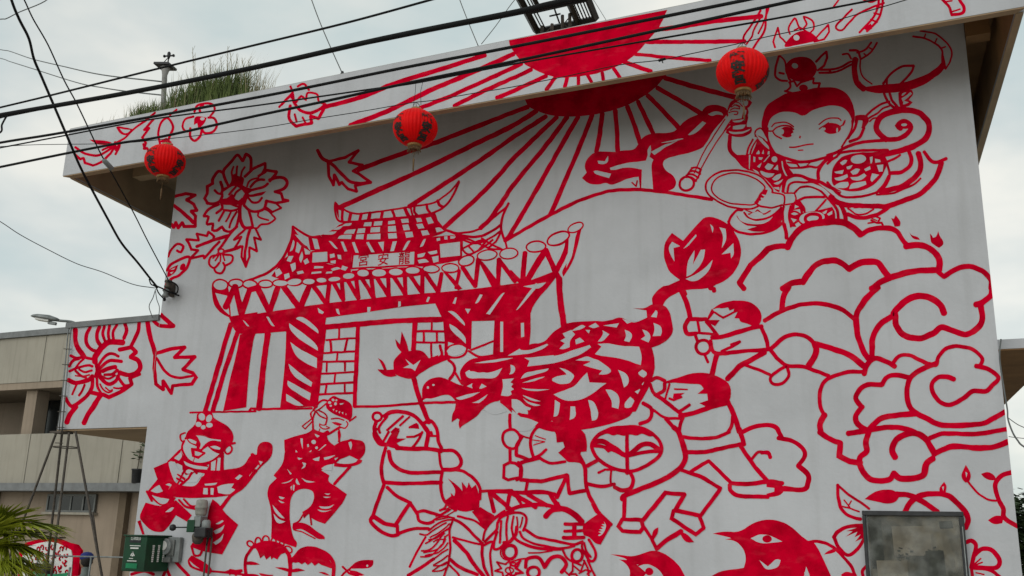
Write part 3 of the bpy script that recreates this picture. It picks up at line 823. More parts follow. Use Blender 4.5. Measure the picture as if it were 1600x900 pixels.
f D 0 180 60 80 160 0 420 -40 640 -20 700 80 640 260 500 400 330 460 150 450 40 410 -10 330
V D 330 55 95 55 -0.1
w D 100 100 160 60 190 70 170 110 130 130
w D 30 210 100 200 150 190 130 240 60 235
w D 180 150 260 130 230 180 190 180
w D 230 210 300 170 350 180 320 240 260 250
w D 400 180 470 140 480 180 420 205
w D 30 290 100 280 190 240 200 280 130 320 50 318
w D 230 280 330 280 400 230 430 260 370 320 260 320
w D 30 390 100 340 200 340 210 380 170 420 60 420
w D 240 350 420 330 430 370 330 410 210 425
w D 535 50 600 60 610 90 540 100
w D 560 130 640 120 635 210 590 210
w D 500 230 590 250 500 340 480 320
w D 470 30 510 20 500 100 480 110
l D 28 560 470 650 370 710 260
w D 60 450 180 485 370 470 500 410 620 300 670 250 650 330 540 440 430 480 200 500
l D 28 680 90 780 50 850 0
l D 44 960 -40 990 40 980 130 880 210 720 230
l D 60 1080 -20 1110 110 1080 230 980 330 860 400 700 440 600 450
l D 24 1110 295 1020 370 880 430 760 480 560 495
l D 40 1150 -40 1220 60 1300 95 1430 45
l D 58 1370 95 1330 220 1280 310 1180 420 1080 500 900 570 700 640 500 640 200 630 60 590 -20 520
l D 44 740 630 600 730 450 780 300 780 190 740
l D 34 -20 580 60 680 80 800
l D 50 110 630 160 740 170 840
w D 80 640 105 670 130 740 120 830 110 800 100 720
l D 20 200 670 300 740 420 735 520 680
w D 230 660 270 665 260 685
w D 320 668 370 668 350 690
w D 390 668 490 670 450 690 410 690
w D 330 710 370 690 410 700 370 722
l D 24 490 820 560 850 620 850 640 900
l D 18 450 855 540 840
p D 22 540 770 600 790 570 850
p D 14 500 800 560 820
@W painted_petal|small red petal painted nearest the boy below his ribbon
f D 740 790 775 800 800 755 860 840 850 890 780 900 765 850
@W painted_petal|thin red petal painted just above the cloud edge
f 31 880 545 895 570 940 580 950 600 905 595
@W painted_petal|round red petal with two tips painted right of the cloud top
f 31 1012 560 1025 572 1030 585 1050 580 1064 545 1074 575 1095 600 1098 630 1070 650 1040 635 1018 615
@W painted_cloud|big outlined red curling cloud painted along the right wall edge
p 31 34 -180 870 -110 760 -40 700 0 655
l 31 32 0 655 60 640 120 640
l 31 36 118 648 150 590 220 520 330 492 450 488 530 520 580 568
l 31 28 580 568 640 535 740 525 810 550 840 600 880 640
l 31 34 860 640 950 632 1020 660 1070 720 1070 790
l 31 26 1045 785 1100 830
l 31 30 1100 830 1180 780 1260 765 1340 795 1392 850 1395 905
l 31 28 -360 905 -330 780 -300 720
l 31 30 -180 870 -150 905
l 31 36 90 905 150 870 220 860
l 31 34 215 868 260 800 320 745 400 728 460 745 505 780
l 31 36 505 782 570 745 640 735 690 745 730 800 765 840
l 31 34 645 905 740 845 900 798 1050 788
l 32 32 130 -10 95 60 88 140
l 32 26 -20 205 60 155 200 105 330 98 450 130 545 195
l 32 32 690 -5 620 60 565 140 548 195
l 32 34 550 190 560 290 590 380 625 440
l 32 36 1100 160 1080 110 1020 65 940 50 860 80 790 150
l 32 34 1330 110 1340 200 1310 250 1240 290 1160 270 1085 245 1030 285 945 315 850 295 800 230 795 160 780 160
l 32 32 770 180 700 230 655 310 650 430
l 32 32 1400 20 1390 50 1340 90 1295 105
l 32 30 1400 -10 1396 30
l 32 28 600 540 620 480 670 440 740 460 795 490
l 32 22 780 470 820 425 880 420 940 445 1000 475
l 32 22 1000 475 1050 480 1065 430 1120 375 1200 365 1280 385 1340 440 1325 490
l 32 26 1300 488 1370 505 1440 560 1400 610 1360 645 1280 645 1220 690 1140 730 1080 715 1035 660 1025 600 1060 560 1110 555 1165 572
l 32 30 1050 472 940 520 880 580 870 680 900 760 1000 820 1100 858 1320 850 1400 820 1480 775
l 32 28 890 560 800 545 740 560 710 605
l 32 28 710 605 620 605 570 640 550 690 585 745
l 32 30 590 742 550 800 560 850 625 895
l 32 32 620 900 700 820 800 795 930 785
l 32 22 600 525 500 525 400 555 350 590 325 650 325 730 350 795
l 32 32 355 792 325 850 330 910
l 32 34 300 350 420 385 510 420 600 490
l 33 30 500 10 760 -30 900 -5 990 50 1040 140
l 33 30 320 0 390 45 455 70
p 33 32 452 70 445 150 510 185 580 192
l 33 32 630 -5 612 60 615 120 575 160 580 220 640 295 750 300 790 255
l 33 36 785 258 830 290 900 290 970 270 990 200 1030 165
l 33 34 795 160 775 110 800 50 860 15 930 10 990 50 1030 120
l 33 26 1010 40 1100 10 1300 12 1500 -20
l 33 32 1045 130 1160 90 1300 100 1400 95 1500 62
l 22 26 1430 905 1500 872 1590 856 1650 872 1672 905 1690 940
l 33 26 65 38 150 55 215 100 230 150 190 210
l 33 30 190 208 250 270 250 320 220 360 100 355
f 33 -10 305 60 315 110 350 80 400 -10 410
w 33 -20 342 40 350 40 372 -20 388
l 33 22 -40 130 0 130 15 160
@W painted_lotus_tail|large solid red lotus shaped tail tip painted left of the cloud
f 21 940 900 1050 850 980 800 950 720 950 620 1000 555 1070 605 1160 500 1215 445 1330 480 1400 560 1435 640 1425 740 1380 820 1290 880 1150 905 1000 905
w 21 975 650 1000 610 1050 640 1010 650 1015 735 1000 710
w 21 1070 655 1150 565 1155 575 1100 640
w 21 1240 500 1262 520 1255 555
w 21 1295 520 1335 530 1342 600 1310 650 1322 570
w 21 1310 690 1385 620 1388 690 1370 715 1365 680
w 21 1090 830 1095 740 1140 665 1140 720 1120 800
w 21 1090 830 1150 720 1180 660 1208 660 1195 740 1130 810
w 21 1085 845 1180 800 1255 725 1235 790 1170 850 1130 860
f 22 870 60 920 5 960 -20 1300 -40 1240 5 1100 10 1050 20 960 70 940 120 880 105
@W painted_dragon|red parade dragon with open jaws and scaly coiled body painted in the middle
f 22 880 95 940 105 980 130 1000 210 1010 280 960 340 860 378 880 470 870 570 830 660 760 770 720 818 560 866 455 884 300 906 160 880 60 810 0 760 -80 700 0 480 0 420 110 345 200 345 250 280 310 240 350 215 500 205 600 210 680 175 735 215 780 215 845 185 840 140 755 125 830 130
w 22 870 180 900 140 912 150 905 185
w 22 755 170 790 210 740 205
w 22 690 190 745 215 720 225
w 22 885 220 930 235 940 270 930 300 880 302 895 260
w 22 815 260 850 270 870 310 855 340 805 320 835 300
w 22 705 260 740 272 755 300 735 338 700 330 715 300
w 22 565 262 608 290 575 330 535 335 570 290
w 22 570 235 670 220 655 248
w 22 480 240 520 220 545 240 510 255
w 22 370 270 400 250 440 228 460 240 430 262
w 22 460 262 490 262 480 285
w 22 318 285 370 262 395 290 362 325 360 370 320 385 298 380 330 345 302 330 335 310
w 22 395 325 425 310 452 335 400 352
w F -10 210 110 205 300 130 490 75 510 100 400 180 260 240 60 300 -10 300
w F 590 60 720 50 900 90 1110 92 1145 200 1135 325 1000 280 880 240 640 210 555 185 640 95
w F 320 265 450 210 520 240 620 270 760 380 760 410 700 445 610 440 650 390 480 350 410 325 500 285 490 275
w F 110 360 190 370 290 440 300 480 230 565 100 560 0 510 60 470 200 440 190 415
w F 40 690 200 630 300 590 380 500 460 415 490 540 700 550 580 640 470 720 330 775 160 765
w F 845 385 940 420 990 500 970 570 920 605 890 480
w F 690 630 760 630 850 690 870 780 850 870 770 850 770 760
w F 1100 420 1150 380 1205 410 1205 450 1165 480 1110 450
w F 1140 565 1210 490 1230 520 1170 590
w F 1055 655 1120 620 1115 700
w F 925 800 1000 720 1060 770 1050 830 980 865 930 850
w F 470 760 540 770 600 900 600 960 580 1010 520 1020 510 900
w F 60 760 120 800 110 900 90 960 40 970 50 880
w F 250 840 310 840 320 930 310 980 240 1010 250 930
w 22 245 830 300 852 385 862 330 870 270 860
w 22 100 500 180 500 230 505 215 540 140 560 60 575 90 545
w 22 70 590 150 570 215 560 175 580 90 598
f E 600 240 720 230 900 200 1060 190 1100 190 1600 0 1640 900 1340 900 1300 860 1080 790 1000 710 960 780 890 780 800 830 740 890 690 960 590 1030 500 1080 470 1120 450 1060 480 960 460 820 420 780 350 700 270 690 130 750 0 770 -10 600 60 510 180 470 280 480 430 560 510 580 460 430 490 350
w E 650 300 750 280 1000 240 1140 235 1000 275 800 300
w E 535 420 560 400 590 385 600 405 650 405 700 420 760 410 820 425 880 410 1000 360 960 440 900 490 760 490 600 490 550 470
w E 555 590 625 550 615 590 630 615
w E 710 615 740 555 805 595 740 618
w E 1100 320 1150 335 1165 380 1140 430 1090 440 1110 400
w E 1000 505 1145 490 1100 540 1135 560 1110 595 1145 625 1105 650 1120 690 1080 720 985 700 1015 600
w E 420 735 560 690 720 660 640 710 500 760 440 755
w E 470 800 560 810 680 780 820 690 760 770 640 830 530 850 490 830
w E 1070 205 1220 120 1240 145 1380 130 1560 55 1575 70 1480 140 1300 190
w E 1275 235 1400 225 1640 200 1640 300 1500 320 1310 340 1340 270
w E 1280 420 1400 400 1580 365 1560 400 1400 450 1230 495
w E 1250 545 1340 510 1530 465 1500 490 1380 530
w E 1235 605 1300 620 1450 625 1600 630 1460 650 1320 645
w E 1250 700 1350 730 1480 780 1400 780 1300 740
w E 1255 735 1330 790 1480 825 1400 840 1310 800
w E 1075 785 1160 780 1240 820 1360 860 1340 890 1240 870 1190 860 1230 920 1180 900 1120 850
V E 72 605 14 16 0
V E 138 572 15 12 0
p E 10 10 640 60 760
w 22 -20 720 40 700 100 750 60 760 30 790 20 770
w 12 1560 700 1640 690 1700 760 1700 790 1640 780 1600 740
w 22 0 800 90 810 165 840 110 900 0 890
f 12 1250 715 1440 720 1420 760 1390 745 1380 780 1350 775 1330 800 1310 790 1280 830 1260 815 1222 840 1225 790 1245 760
f 12 1530 690 1600 690 1600 780 1570 750 1525 715
w E 820 840 890 790 960 790 1060 900 900 960 760 880
w E 60 740 140 740 280 700 360 770 0 775 40 745
e E 26 425 150 130 82 -0.15
w E 310 150 350 95 430 70 500 80 545 110 540 150 480 190 400 215 340 200
l E 34 330 260 390 310 410 380 380 450 340 500
p E 26 410 420 500 560
l 22 34 855 380 875 470 855 570 760 760
@W painted_pearl_bearer|red outlined child in a striped cap carrying the pearl pole painted at centre
e 12 16 758 805 28 26 0
l 12 22 800 800 850 775 920 775 990 800 1040 850 1075 900
l 12 22 750 835 740 880 760 930 800 975 840 975
l 12 16 820 800 770 870 775 905
l 12 14 920 800 820 890
l 12 12 960 805 900 860
p 12 12 1005 850 960 870 1005 870
f 12 970 875 1015 850 1020 880
f 12 870 870 900 880 860 930 840 900
l 13 22 750 -20 740 20 770 70 820 80
l 13 14 830 0 790 70
f 13 810 75 850 0 900 -10 880 40 940 40 880 70 900 90 880 105 830 95
p 13 13 945 30 990 30 1040 5
l 13 14 1040 0 1010 60 980 95
l 13 22 1040 -50 1075 0 1065 90
l 12 20 1040 850 1090 830 1130 880 1140 960 1160 1000
p 13 12 1080 25 1130 25
p 13 14 1095 0 1100 20
l 13 24 880 100 980 105 1080 105 1160 120
l 13 20 810 100 790 180 785 260 800 320
l 13 22 830 120 850 190 910 240 1000 255 1160 250
l 13 16 1145 130 1155 200 1170 240
l 13 20 1160 115 1240 120 1282 180 1260 225 1170 235
l 13 22 800 315 930 322 1160 315
l 13 20 800 330 760 440 725 540
l 13 20 820 345 880 400 960 440
p 13 22 965 440 870 585
p 13 22 960 440 1010 510
l 13 20 725 530 720 560 780 620 850 648 890 640
l 13 24 735 525 800 570 880 585
p 13 18 885 585 885 640
l 13 18 890 635 980 605 1080 605
l 13 18 1010 505 1020 555 1070 570 1110 560
l 13 18 1010 500 1060 495 1150 520
l 13 18 1165 240 1155 340 1180 430 1250 490
l 13 18 1170 240 1280 240 1360 290 1400 350 1400 420
f 13 1180 430 1220 400 1215 380 1240 400 1250 360 1200 290 1270 340 1290 370 1285 310 1320 350 1330 315 1350 350 1375 330 1400 400 1395 480 1300 505 1220 470
@W painted_pearl|solid red flaming pearl on a pole painted before the temple
f 12 870 440 910 400 880 370 872 320 900 350 912 272 945 350 955 395 1000 385 1050 395 1080 440 1140 420 1130 450 1160 420 1190 420 1220 440 1120 480 1030 530 1000 560 960 570 900 555 870 540 880 550 820 560 765 520 760 508 800 510 770 450 760 438 795 455 820 510 860 510 858 460
w 12 935 445 985 482 1030 450 1010 490 995 520 970 500 920 500 960 480
l 12 15 1150 360 1160 420 1100 460
l 12 28 985 560 1020 680 1080 840
@W painted_rear_dancer|red outlined dancer with a bun haircut painted highest beside the cloud
l 21 20 1065 900 1080 925 1085 940
l 22 28 1060 20 1090 90 1115 190
l 22 26 1100 200 1080 240 1095 285 1150 285
l 22 22 1100 195 1160 195 1215 195
l 22 16 1160 200 1170 270
l 22 18 1145 290 1160 330
p 22 15 1150 280 1270 290
l 22 20 1215 210 1260 265 1290 305
e 22 18 1195 370 45 44 0
f 22 1250 135 1300 95 1400 75 1490 85 1550 130 1565 200 1530 250 1480 225 1430 215 1420 190 1390 190 1410 150 1380 160 1390 130 1360 140 1350 120 1310 130 1290 125
f 22 1250 130 1270 150 1230 200 1300 200 1270 240 1225 215 1220 180
p 22 12 1270 155 1320 185 1390 150
l 22 26 1250 310 1330 300 1500 250 1560 240
l 22 22 1240 330 1260 400 1330 410
p 22 16 1310 395 1370 370 1425 335 1370 355
l 22 22 1330 410 1450 395 1600 385
l 22 22 1555 240 1590 320 1600 370
p 22 30 1280 420 1250 540
p 22 16 1205 415 1225 465
p 22 30 1580 400 1420 490 1345 570
p 22 18 1450 480 1540 510 1610 540
l 31 26 -340 905 -335 920
l 32 24 20 380 100 310 180 290 250 310 290 350
l 32 34 290 345 300 400 255 490
l 32 22 10 380 60 440 120 485 230 495 380 550
l 32 18 120 490 130 550 90 595 30 600 15 560 60 520 110 490
@W painted_middle_dancer|red outlined dancer bending forward painted below the dragon tail
f 22 950 585 1010 570 1150 522 1270 540 1370 600 1365 700 1340 720 1240 755 1170 720 1225 700 1220 660 1160 660 1200 630 1180 600 1110 600 1010 590 950 600
l 22 20 870 580 905 560 955 580
l 22 18 865 600 880 650 900 670
l 22 20 900 670 950 640 955 595
p 22 22 890 665 950 700 1060 790
p 22 12 985 600 960 690
p 22 9 1015 632 1095 635
f 22 1010 660 1080 655 1030 690 1005 690
p 22 14 985 690 1010 700 1060 680
p 22 18 1050 770 1110 730
l 22 26 1050 800 1140 780 1240 745 1340 720
l 22 28 1350 710 1390 800 1420 900
l 22 20 1380 800 1370 870 1350 900
l 22 20 1070 810 1050 860 1045 920
p 22 22 960 815 1010 870 1040 900
l 22 15 880 760 960 810 1050 815
l 22 22 820 720 870 755 860 820 800 850
l 23 26 1420 -20 1440 40 1450 80
l 23 20 1060 30 1150 40 1270 35 1360 0
l 23 24 1080 125 1200 125 1320 100 1450 70
p 23 24 1430 90 1520 220 1600 310
p 23 22 1115 250 1230 180 1250 200 1370 320
l 23 24 1370 320 1480 325 1600 310 1690 320
l 23 24 1360 330 1370 370 1430 400 1600 405
l 23 16 1500 170 1540 125 1600 135
@W painted_front_dancer|red haired outlined dancer in profile painted directly under the dragon
p K 36 135 60 135 240
c K 32 130 250 60 290 45 390 90 460 170 490 240 440 260 340 200 260
l K 20 260 310 330 345 380 360
p K 40 285 340 220 450 215 570 380 630
l K 34 540 190 450 250 400 340 390 450 430 600
f K 520 180 700 130 1060 240 1105 430 1090 520 1020 530 1010 600 1050 680 980 660 860 660 830 620 740 540 820 470 800 405 720 410 710 290 650 220 590 215
p K 12 450 325 580 370
p K 12 420 380 570 400 430 445
w K 440 400 500 400 440 425
l K 30 440 600 520 560 590 500
l K 34 250 670 380 640 500 610
l K 34 500 600 560 640 660 670 830 650
l K 34 1000 640 1060 700 1080 900
p K 36 135 480 135 650
q K 34 130 660 60 700 55 850 110 880 260 850 270 720 200 670
l 23 22 60 190 110 175 150 160
l 23 20 40 190 60 220 55 280 30 300
p 23 22 55 300 180 310 345 270 360 385 460 365
l 23 18 100 305 85 370
p 23 22 335 290 280 410
l 23 24 70 380 180 375 270 390
l 23 22 420 150 455 220 470 360 540 500 620 580
@W painted_drum_dancer|red outlined child with a big round drum painted right of front dancer
c 23 20 500 80 540 20 620 -20 720 -30 830 -15 910 40 935 110 900 170 800 230 720 245 620 220 530 160
f 22 505 945 545 905 620 878 700 862 760 852 840 872 900 912 930 960 905 935 880 925 862 930 835 918 810 908 785 925 742 914 702 926 662 914 632 926 600 906 555 925
p 23 22 720 -10 720 260
l 23 28 510 60 570 60 640 100 720 145 800 85 860 75 920 110
l 23 20 510 85 600 100 720 150
l 23 20 720 150 840 125 920 120
f 23 560 90 640 110 600 130
l 23 30 1010 -30 1050 20 1080 180 960 290 720 390 690 420
p 23 22 470 210 530 180
p 23 14 540 255 580 235 640 235
l 23 12 620 240 615 300 620 330
l 23 20 470 325 560 340 640 325
l 23 22 740 255 760 300 740 350 690 365 640 345
f 23 680 235 740 240 720 270
p 23 22 705 400 700 540
l 23 22 1050 235 1180 280 1305 355
p 23 22 1300 360 1180 520
p 23 24 1170 520 1020 490 1080 390 960 380 820 550
q 23 22 690 545 810 550 820 600 800 625 690 620 665 590
p 23 22 1010 490 1000 540 1150 640 1200 600 1170 520
f 23 1000 545 1060 570 1150 630 1200 590 1190 620 1150 655 1060 600
@W painted_lion|red parade lion with fringed mane and swirling brow painted at the bottom centre
l 23 22 0 480 80 460 200 455 300 480 370 510 440 570
l 23 30 210 530 250 490 320 480
p 23 26 0 380 150 470
p 23 24 100 390 220 460
p 23 26 240 390 290 470
l 23 22 -100 370 0 375 120 385
p 23 16 20 390 60 450
p 13 18 1400 370 1600 365
p 13 22 1460 380 1490 500
p 13 26 1470 380 1590 480
p 13 22 1590 370 1570 480
l 13 18 1610 490 1520 520 1450 570
p 13 22 1400 480 1480 530
f 13 1350 500 1400 470 1480 530 1440 610
l G 26 1190 80 1100 140 1000 250 940 340 920 450
f G 800 60 880 50 1010 130 1040 160 950 300 920 300 860 200
l G 26 600 150 700 170 820 210 940 300
l G 34 560 190 680 260 820 400 910 490
l G 24 540 210 500 330 510 560 480 760 430 900
l G 26 540 410 680 450 880 500
l G 44 560 450 700 590 800 740 930 900
l G 34 910 480 910 650 940 800 990 900
l G 26 1035 500 1010 650 1040 900
l G 40 510 690 640 790 850 880
l G 24 500 760 600 860 620 900
p G 40 300 680 130 800 -20 890 
p G 28 200 410 100 580 0 780
l G 26 380 80 440 50 460 0
l G 22 260 240 330 180 440 150 560 170
l G 22 240 330 340 250 460 200 540 190
l G 20 130 370 220 380 330 300 460 230
l G 18 260 410 340 370 440 300 500 240
l G 18 200 490 300 430 400 360 500 290
l G 20 240 440 340 420 430 340 490 310
l G 20 150 580 250 570 330 500 400 400 440 360
l G 18 180 600 300 580 400 520 440 420 480 380
l G 18 140 655 250 650 330 590 400 500
l G 18 200 640 300 620 360 600 440 540 480 480
l G 20 300 680 400 610 480 560
l G 18 300 760 400 700 480 640
l G 18 300 770 420 760 480 720
l G 18 290 830 380 770 470 720
l G 18 290 835 400 830 480 780
l G 16 330 150 420 110 500 60
l G 14 400 140 480 90 520 60
l G 14 440 160 520 110 580 80
l G 14 380 70 440 70 500 40
l G 16 330 200 420 180 520 160
l G 16 300 470 360 440 420 440
l G 14 420 500 450 440 440 400
l G 30 940 470 1010 400 1090 320 1100 250
l G 30 930 510 1030 470 1060 560 1120 550 1180 500
l G 30 1100 340 1060 460 1050 540
l G 26 1150 210 1140 330 1130 480
l G 26 1230 150 1210 300 1220 450
l G 24 1300 150 1280 300 1300 420
l G 30 1100 240 1150 160 1280 110 1400 110 1460 170 1450 260 1420 330
l G 20 1340 160 1350 230 1340 330
l G 18 1410 160 1400 240 1380 290
l G 40 1180 480 1260 460 1330 370 1340 280
l H 34 170 320 320 410 560 460 760 500 880 470
l H 28 100 340 140 420 280 490 600 550 780 520
l H 34 20 400 80 460 240 530 440 560 640 560
l H 18 210 605 360 605 500 580
e G 40 1255 595 80 85 0
e G 16 1230 600 92 96 0
q G 22 1245 710 1270 760 1310 770 1390 700 1340 800 1420 860 1330 860 1300 920 1240 870 1180 920 1160 850 1070 830 1150 800 1090 720 1200 750
e G 18 1250 825 50 36 0
l H 40 170 790 190 690 290 660 360 690 410 790
l H 46 410 780 480 680 570 650 640 680 680 760 620 850
e H 34 270 850 76 66 0
l H 20 -10 720 80 690 180 680
q H 18 0 730 60 730 40 800 130 860 0 890 -30 800
e H 34 815 640 64 76 0.2
l H 26 640 580 700 680 860 760
l H 26 880 460 880 560 960 660
l H 30 960 440 1030 560 1050 660 1010 710 960 690 900 590
l H 24 900 480 930 580 990 660
f H 900 240 1080 120 1100 90 1260 240 1110 500 1040 490 980 420 940 400 890 380 880 300
w H 1150 215 1180 250 1170 320 1130 380 1090 400 1075 385 1120 370 1080 345 1130 340 1090 315 1140 310 1110 280 1160 275 1120 250 1165 245
l H 14 920 350 960 330 1000 370
l H 40 660 250 780 245 900 250
l H 36 660 335 780 335 890 330
l H 44 640 415 780 420 900 410
p H 52 780 250 780 420
l H 60 560 -10 590 40 700 70 800 140 880 220
l H 40 1010 0 1060 90 1100 110
p H 26 950 700 1000 820 1040 900
p H 24 900 700 950 800 960 900
p H 22 760 720 760 830 720 870 800 870 820 900
p H 20 760 760 860 840 900 730
p H 20 840 860 920 820 990 830 940 870
p H 22 690 760 660 830 720 890
@W painted_left_bird|solid red bird head painted at the bottom centre right of lion
f 23 615 765 660 765 760 780 850 745 910 740 990 780 1050 840 1085 910 735 910 740 860 700 810 668 795 720 800 700 785
w 23 780 830 860 825 920 860 950 910 820 910 840 880
l 23 8 790 835 860 815 930 850
E 23 858 872 26 24 0
p 23 20 820 590 870 660 905 735
p 23 26 905 730 960 680 1060 620
f 23 915 595 915 630 885 675 872 650 885 610
f 23 1045 625 1090 630 1140 690 1080 690
@W painted_right_bird|solid red bird with open beak painted beside the noticeboard
f 23 1255 635 1320 622 1430 625 1500 570 1600 542 1690 560 1760 600 1840 680 1900 690 2000 915 1220 915 1300 870 1400 855 1450 850 1465 780 1440 720 1400 680 1330 670 1370 665 1350 655
w 33 -110 665 -60 640 0 640 60 670 90 685 40 690 -40 700
E 33 -5 668 30 24 0
w 33 -55 800 0 840 40 800 60 795 80 800 70 840 20 862 -20 855
w 33 225 900 240 840 262 900
w 33 225 880 235 870 240 900
@W painted_vine_left|red vine with leaf, petal and bud painted left of the noticeboard
p 33 14 432 330 500 390 580 440 632 480
l 33 18 435 330 440 420 465 490 520 530 580 545
l 33 9 465 465 520 480 570 498
l 33 8 475 425 510 470
l 33 8 520 430 500 465
l 33 22 412 660 440 620 510 590 590 585
l 33 20 415 660 440 720 500 770 560 730 600 670
f 33 485 655 530 620 490 620 550 600 600 585 600 660 545 685 580 640 540 660 560 625
l 33 18 240 690 320 685 400 715 470 780 520 840 550 910
f 33 350 765 380 740 420 725 420 750 380 765
f 33 455 890 490 870 540 885 540 910 460 910
l 33 20 610 840 590 870 595 910
@W painted_vine_bud|plump red bud on a crossing stem painted above the noticeboard
f 33 605 418 660 375 740 355 800 370 825 395 800 440 740 450 680 435
l 33 30 800 388 880 395 960 430 1060 500
l 33 30 850 510 890 440 960 395 1050 385 1130 400 1190 450 1240 510 1250 560 1235 600
f 33 1068 350 1100 312 1118 340 1108 395 1080 395
w 33 1088 345 1098 340 1098 370
@W painted_vine_right|thin red vine with buds painted at the right wall edge
l 33 26 1525 250 1450 280 1420 340 1440 420 1470 480 1480 540 1570 595
l 33 12 1250 310 1300 370 1370 420 1440 430
f 33 1205 265 1235 205 1272 265 1262 305 1235 318 1212 295
w 33 1232 250 1246 258 1240 285
f 33 1332 262 1370 248 1410 265 1430 300 1390 305 1350 285
f 33 1375 552 1420 520 1475 525 1465 570 1410 580
@W painted_corner_blossom|half hidden red blossom painted right of the noticeboard
l 33 24 1240 690 1270 680 1300 710 1285 780 1270 850
l 33 26 1290 770 1340 730 1400 740 1445 800 1430 845 1350 850 1270 840
p 33 9 1285 830 1330 790
p 33 9 1285 835 1340 815
p 33 9 1300 880 1350 890
l 33 20 1270 850 1380 860 1450 905
l 33 18 1270 850 1280 910
@W painted_fan_dancer|red dancing girl with fringe and long drumsticks painted at lower left
f I 580 280 660 210 700 160 700 60 760 30 830 0 900 40 910 110 1060 180 1140 260 1165 320 1150 420 1050 500 1020 560 980 520 1000 400 970 380 900 370 850 350 780 315 680 320 600 350 545 400
V I 765 90 40 45 -0.6
V I 855 110 34 50 0.5
V I 725 185 36 32 0
V I 858 195 42 30 0
V I 782 220 28 26 0
f I 660 320 780 318 850 352 980 370 1010 420 1000 560 900 640 780 690 660 670 560 590 515 480 540 380 590 340
w I 690 325 780 325 860 365 1000 380 1000 420 940 400 860 420 770 500 735 490 750 420 720 350
w I 540 390 570 360 600 420 700 460 700 480 640 480 650 590 740 600 800 540 760 520 840 460 900 520 1000 560 900 630 760 670 640 650 560 570 525 480
w I 590 370 620 360 700 400 690 430 630 420
w I 870 460 940 450 1000 480 990 500 920 495
w I 680 500 760 530 780 545 730 580 680 570
l I 26 545 390 515 480 560 590 660 672 780 692 900 640 1005 555
p I 24 640 490 655 580 720 602 800 545 735 520 640 490
p I 30 945 630 932 765
p I 54 1012 550 1012 755
p I 26 872 665 858 765
p I 10 672 605 655 660
l I 26 560 360 620 340 700 370 735 430 715 495
l I 26 755 515 830 430 900 400 990 410
l I 18 560 290 500 310 500 370 520 400
e I 22 1095 500 44 54 0.4
p I 26 1120 430 1180 415
p I 20 500 500 400 610 340 650
f I 340 640 480 500 520 560 560 610 660 680 840 700 850 760 1200 740 1300 690 1350 590 1400 560 1450 560 1460 460 1520 400 1600 400 1660 450 1640 600 1500 720 1380 850 1350 900 760 900 800 800 690 780 560 820 520 740 430 650
w I 420 610 500 530 520 580 480 640
w I 345 660 430 650 460 740 520 790 440 900 400 880 355 760
w I 540 640 620 690 840 720 830 750 680 740 560 700
w I 880 660 940 630 930 760 880 760
w I 960 620 1000 600 990 760 950 760
w I 460 670 520 700 520 760 460 700
w I 570 750 620 735 670 770 600 810 560 790
w I 560 830 700 800 780 800 720 880 700 910 520 910
w I 1180 880 1270 800 1260 850 1200 900
w I 1310 880 1470 690 1485 700 1340 890
w I 1480 640 1530 650 1500 690
l I 20 540 760 500 860 440 960
p I 12 470 810 560 860
p I 12 450 850 530 890
f I 160 730 345 650 360 760 400 880 440 920 430 960 250 960 220 900
f 03 965 230 1050 190 1080 290 1110 330 1200 345 1240 320 1270 260 1500 235 1560 190 1560 300 1520 360 1470 390 1340 410 1100 415 1020 370 990 300
w 03 1470 290 1500 265 1518 275 1490 300
w 03 1280 325 1360 318 1350 332 1285 335
w 03 1275 350 1300 352 1300 390 1270 388
w 03 1318 350 1338 352 1335 392 1318 390
w 03 1360 345 1400 325 1465 322 1445 350 1470 360 1450 385 1420 390 1365 380
p 03 14 1200 255 1180 290 1130 330
p 03 9 1110 265 1160 300
p 03 9 1105 290 1145 315
l 03 13 1140 260 1170 230 1210 235 1230 260
w 03 1035 330 1060 320 1075 330 1055 360 1065 340
f 03 990 290 1020 370 1100 410 1070 460 1010 465 950 420 925 370
w 03 945 370 975 340 1000 330 1020 370 980 385
w 03 950 395 1000 410 1060 420 1040 450 1000 450
f 03 910 440 1020 470 1100 425 1200 520 1170 560 1100 520 1050 600 1010 630 940 615 890 560 870 530
w 03 1035 500 1075 470 1090 475 1070 500
f 03 860 560 880 550 905 640 890 640
l 03 13 920 370 950 430
l 03 13 1120 425 1160 465 1220 480
l 03 12 1150 420 1190 460 1230 465
f 03 1330 420 1370 450 1400 500 1490 580 1390 765 1260 745 1190 715 1240 640 1290 620 1300 500
w 03 1350 575 1390 550 1400 556 1370 580
w 03 1335 620 1380 600 1405 580 1390 620 1350 640
w 03 1335 690 1375 665 1400 635 1390 680 1350 705
p 03 20 1380 480 1440 400 1530 330 1600 240
l 03 13 1200 720 1215 770 1250 770 1265 740
f 03 1170 800 1200 770 1310 830 1330 870 1310 890 1220 860 1180 840
w 03 1185 805 1230 840 1250 855 1200 835
p 03 18 1000 770 1060 900
p 03 18 1080 790 1180 900
l 03 12 1320 870 1420 880 1520 890
p 03 9 1400 880 1440 865 1480 885 1500 865
l 03 18 820 890 900 870 960 890
p 03 18 1020 900 1040 850
l 03 20 1575 140 1590 150
@W painted_sash_dancer|red dancer in a sash with bent knee painted second from left
f J 870 150 940 80 980 65 1030 100 1100 110 1180 150 1210 230 1205 340 1170 380 1080 340 960 290 880 230
V J 920 150 20 16 0
V J 965 118 18 14 0.6
V J 995 168 18 20 0
V J 935 190 14 12 0
V J 1005 125 12 12 0
w J 1050 165 1100 160 1080 180 1055 178
w J 960 235 985 230 970 255
w J 1000 255 1020 250 1010 275
w J 1035 270 1055 262 1045 290
w J 1070 275 1090 270 1085 300
w J 1115 290 1130 290 1125 310
l J 24 900 130 840 120 780 160 720 250
l J 16 880 160 800 230 740 260
l J 20 740 270 715 350 715 500
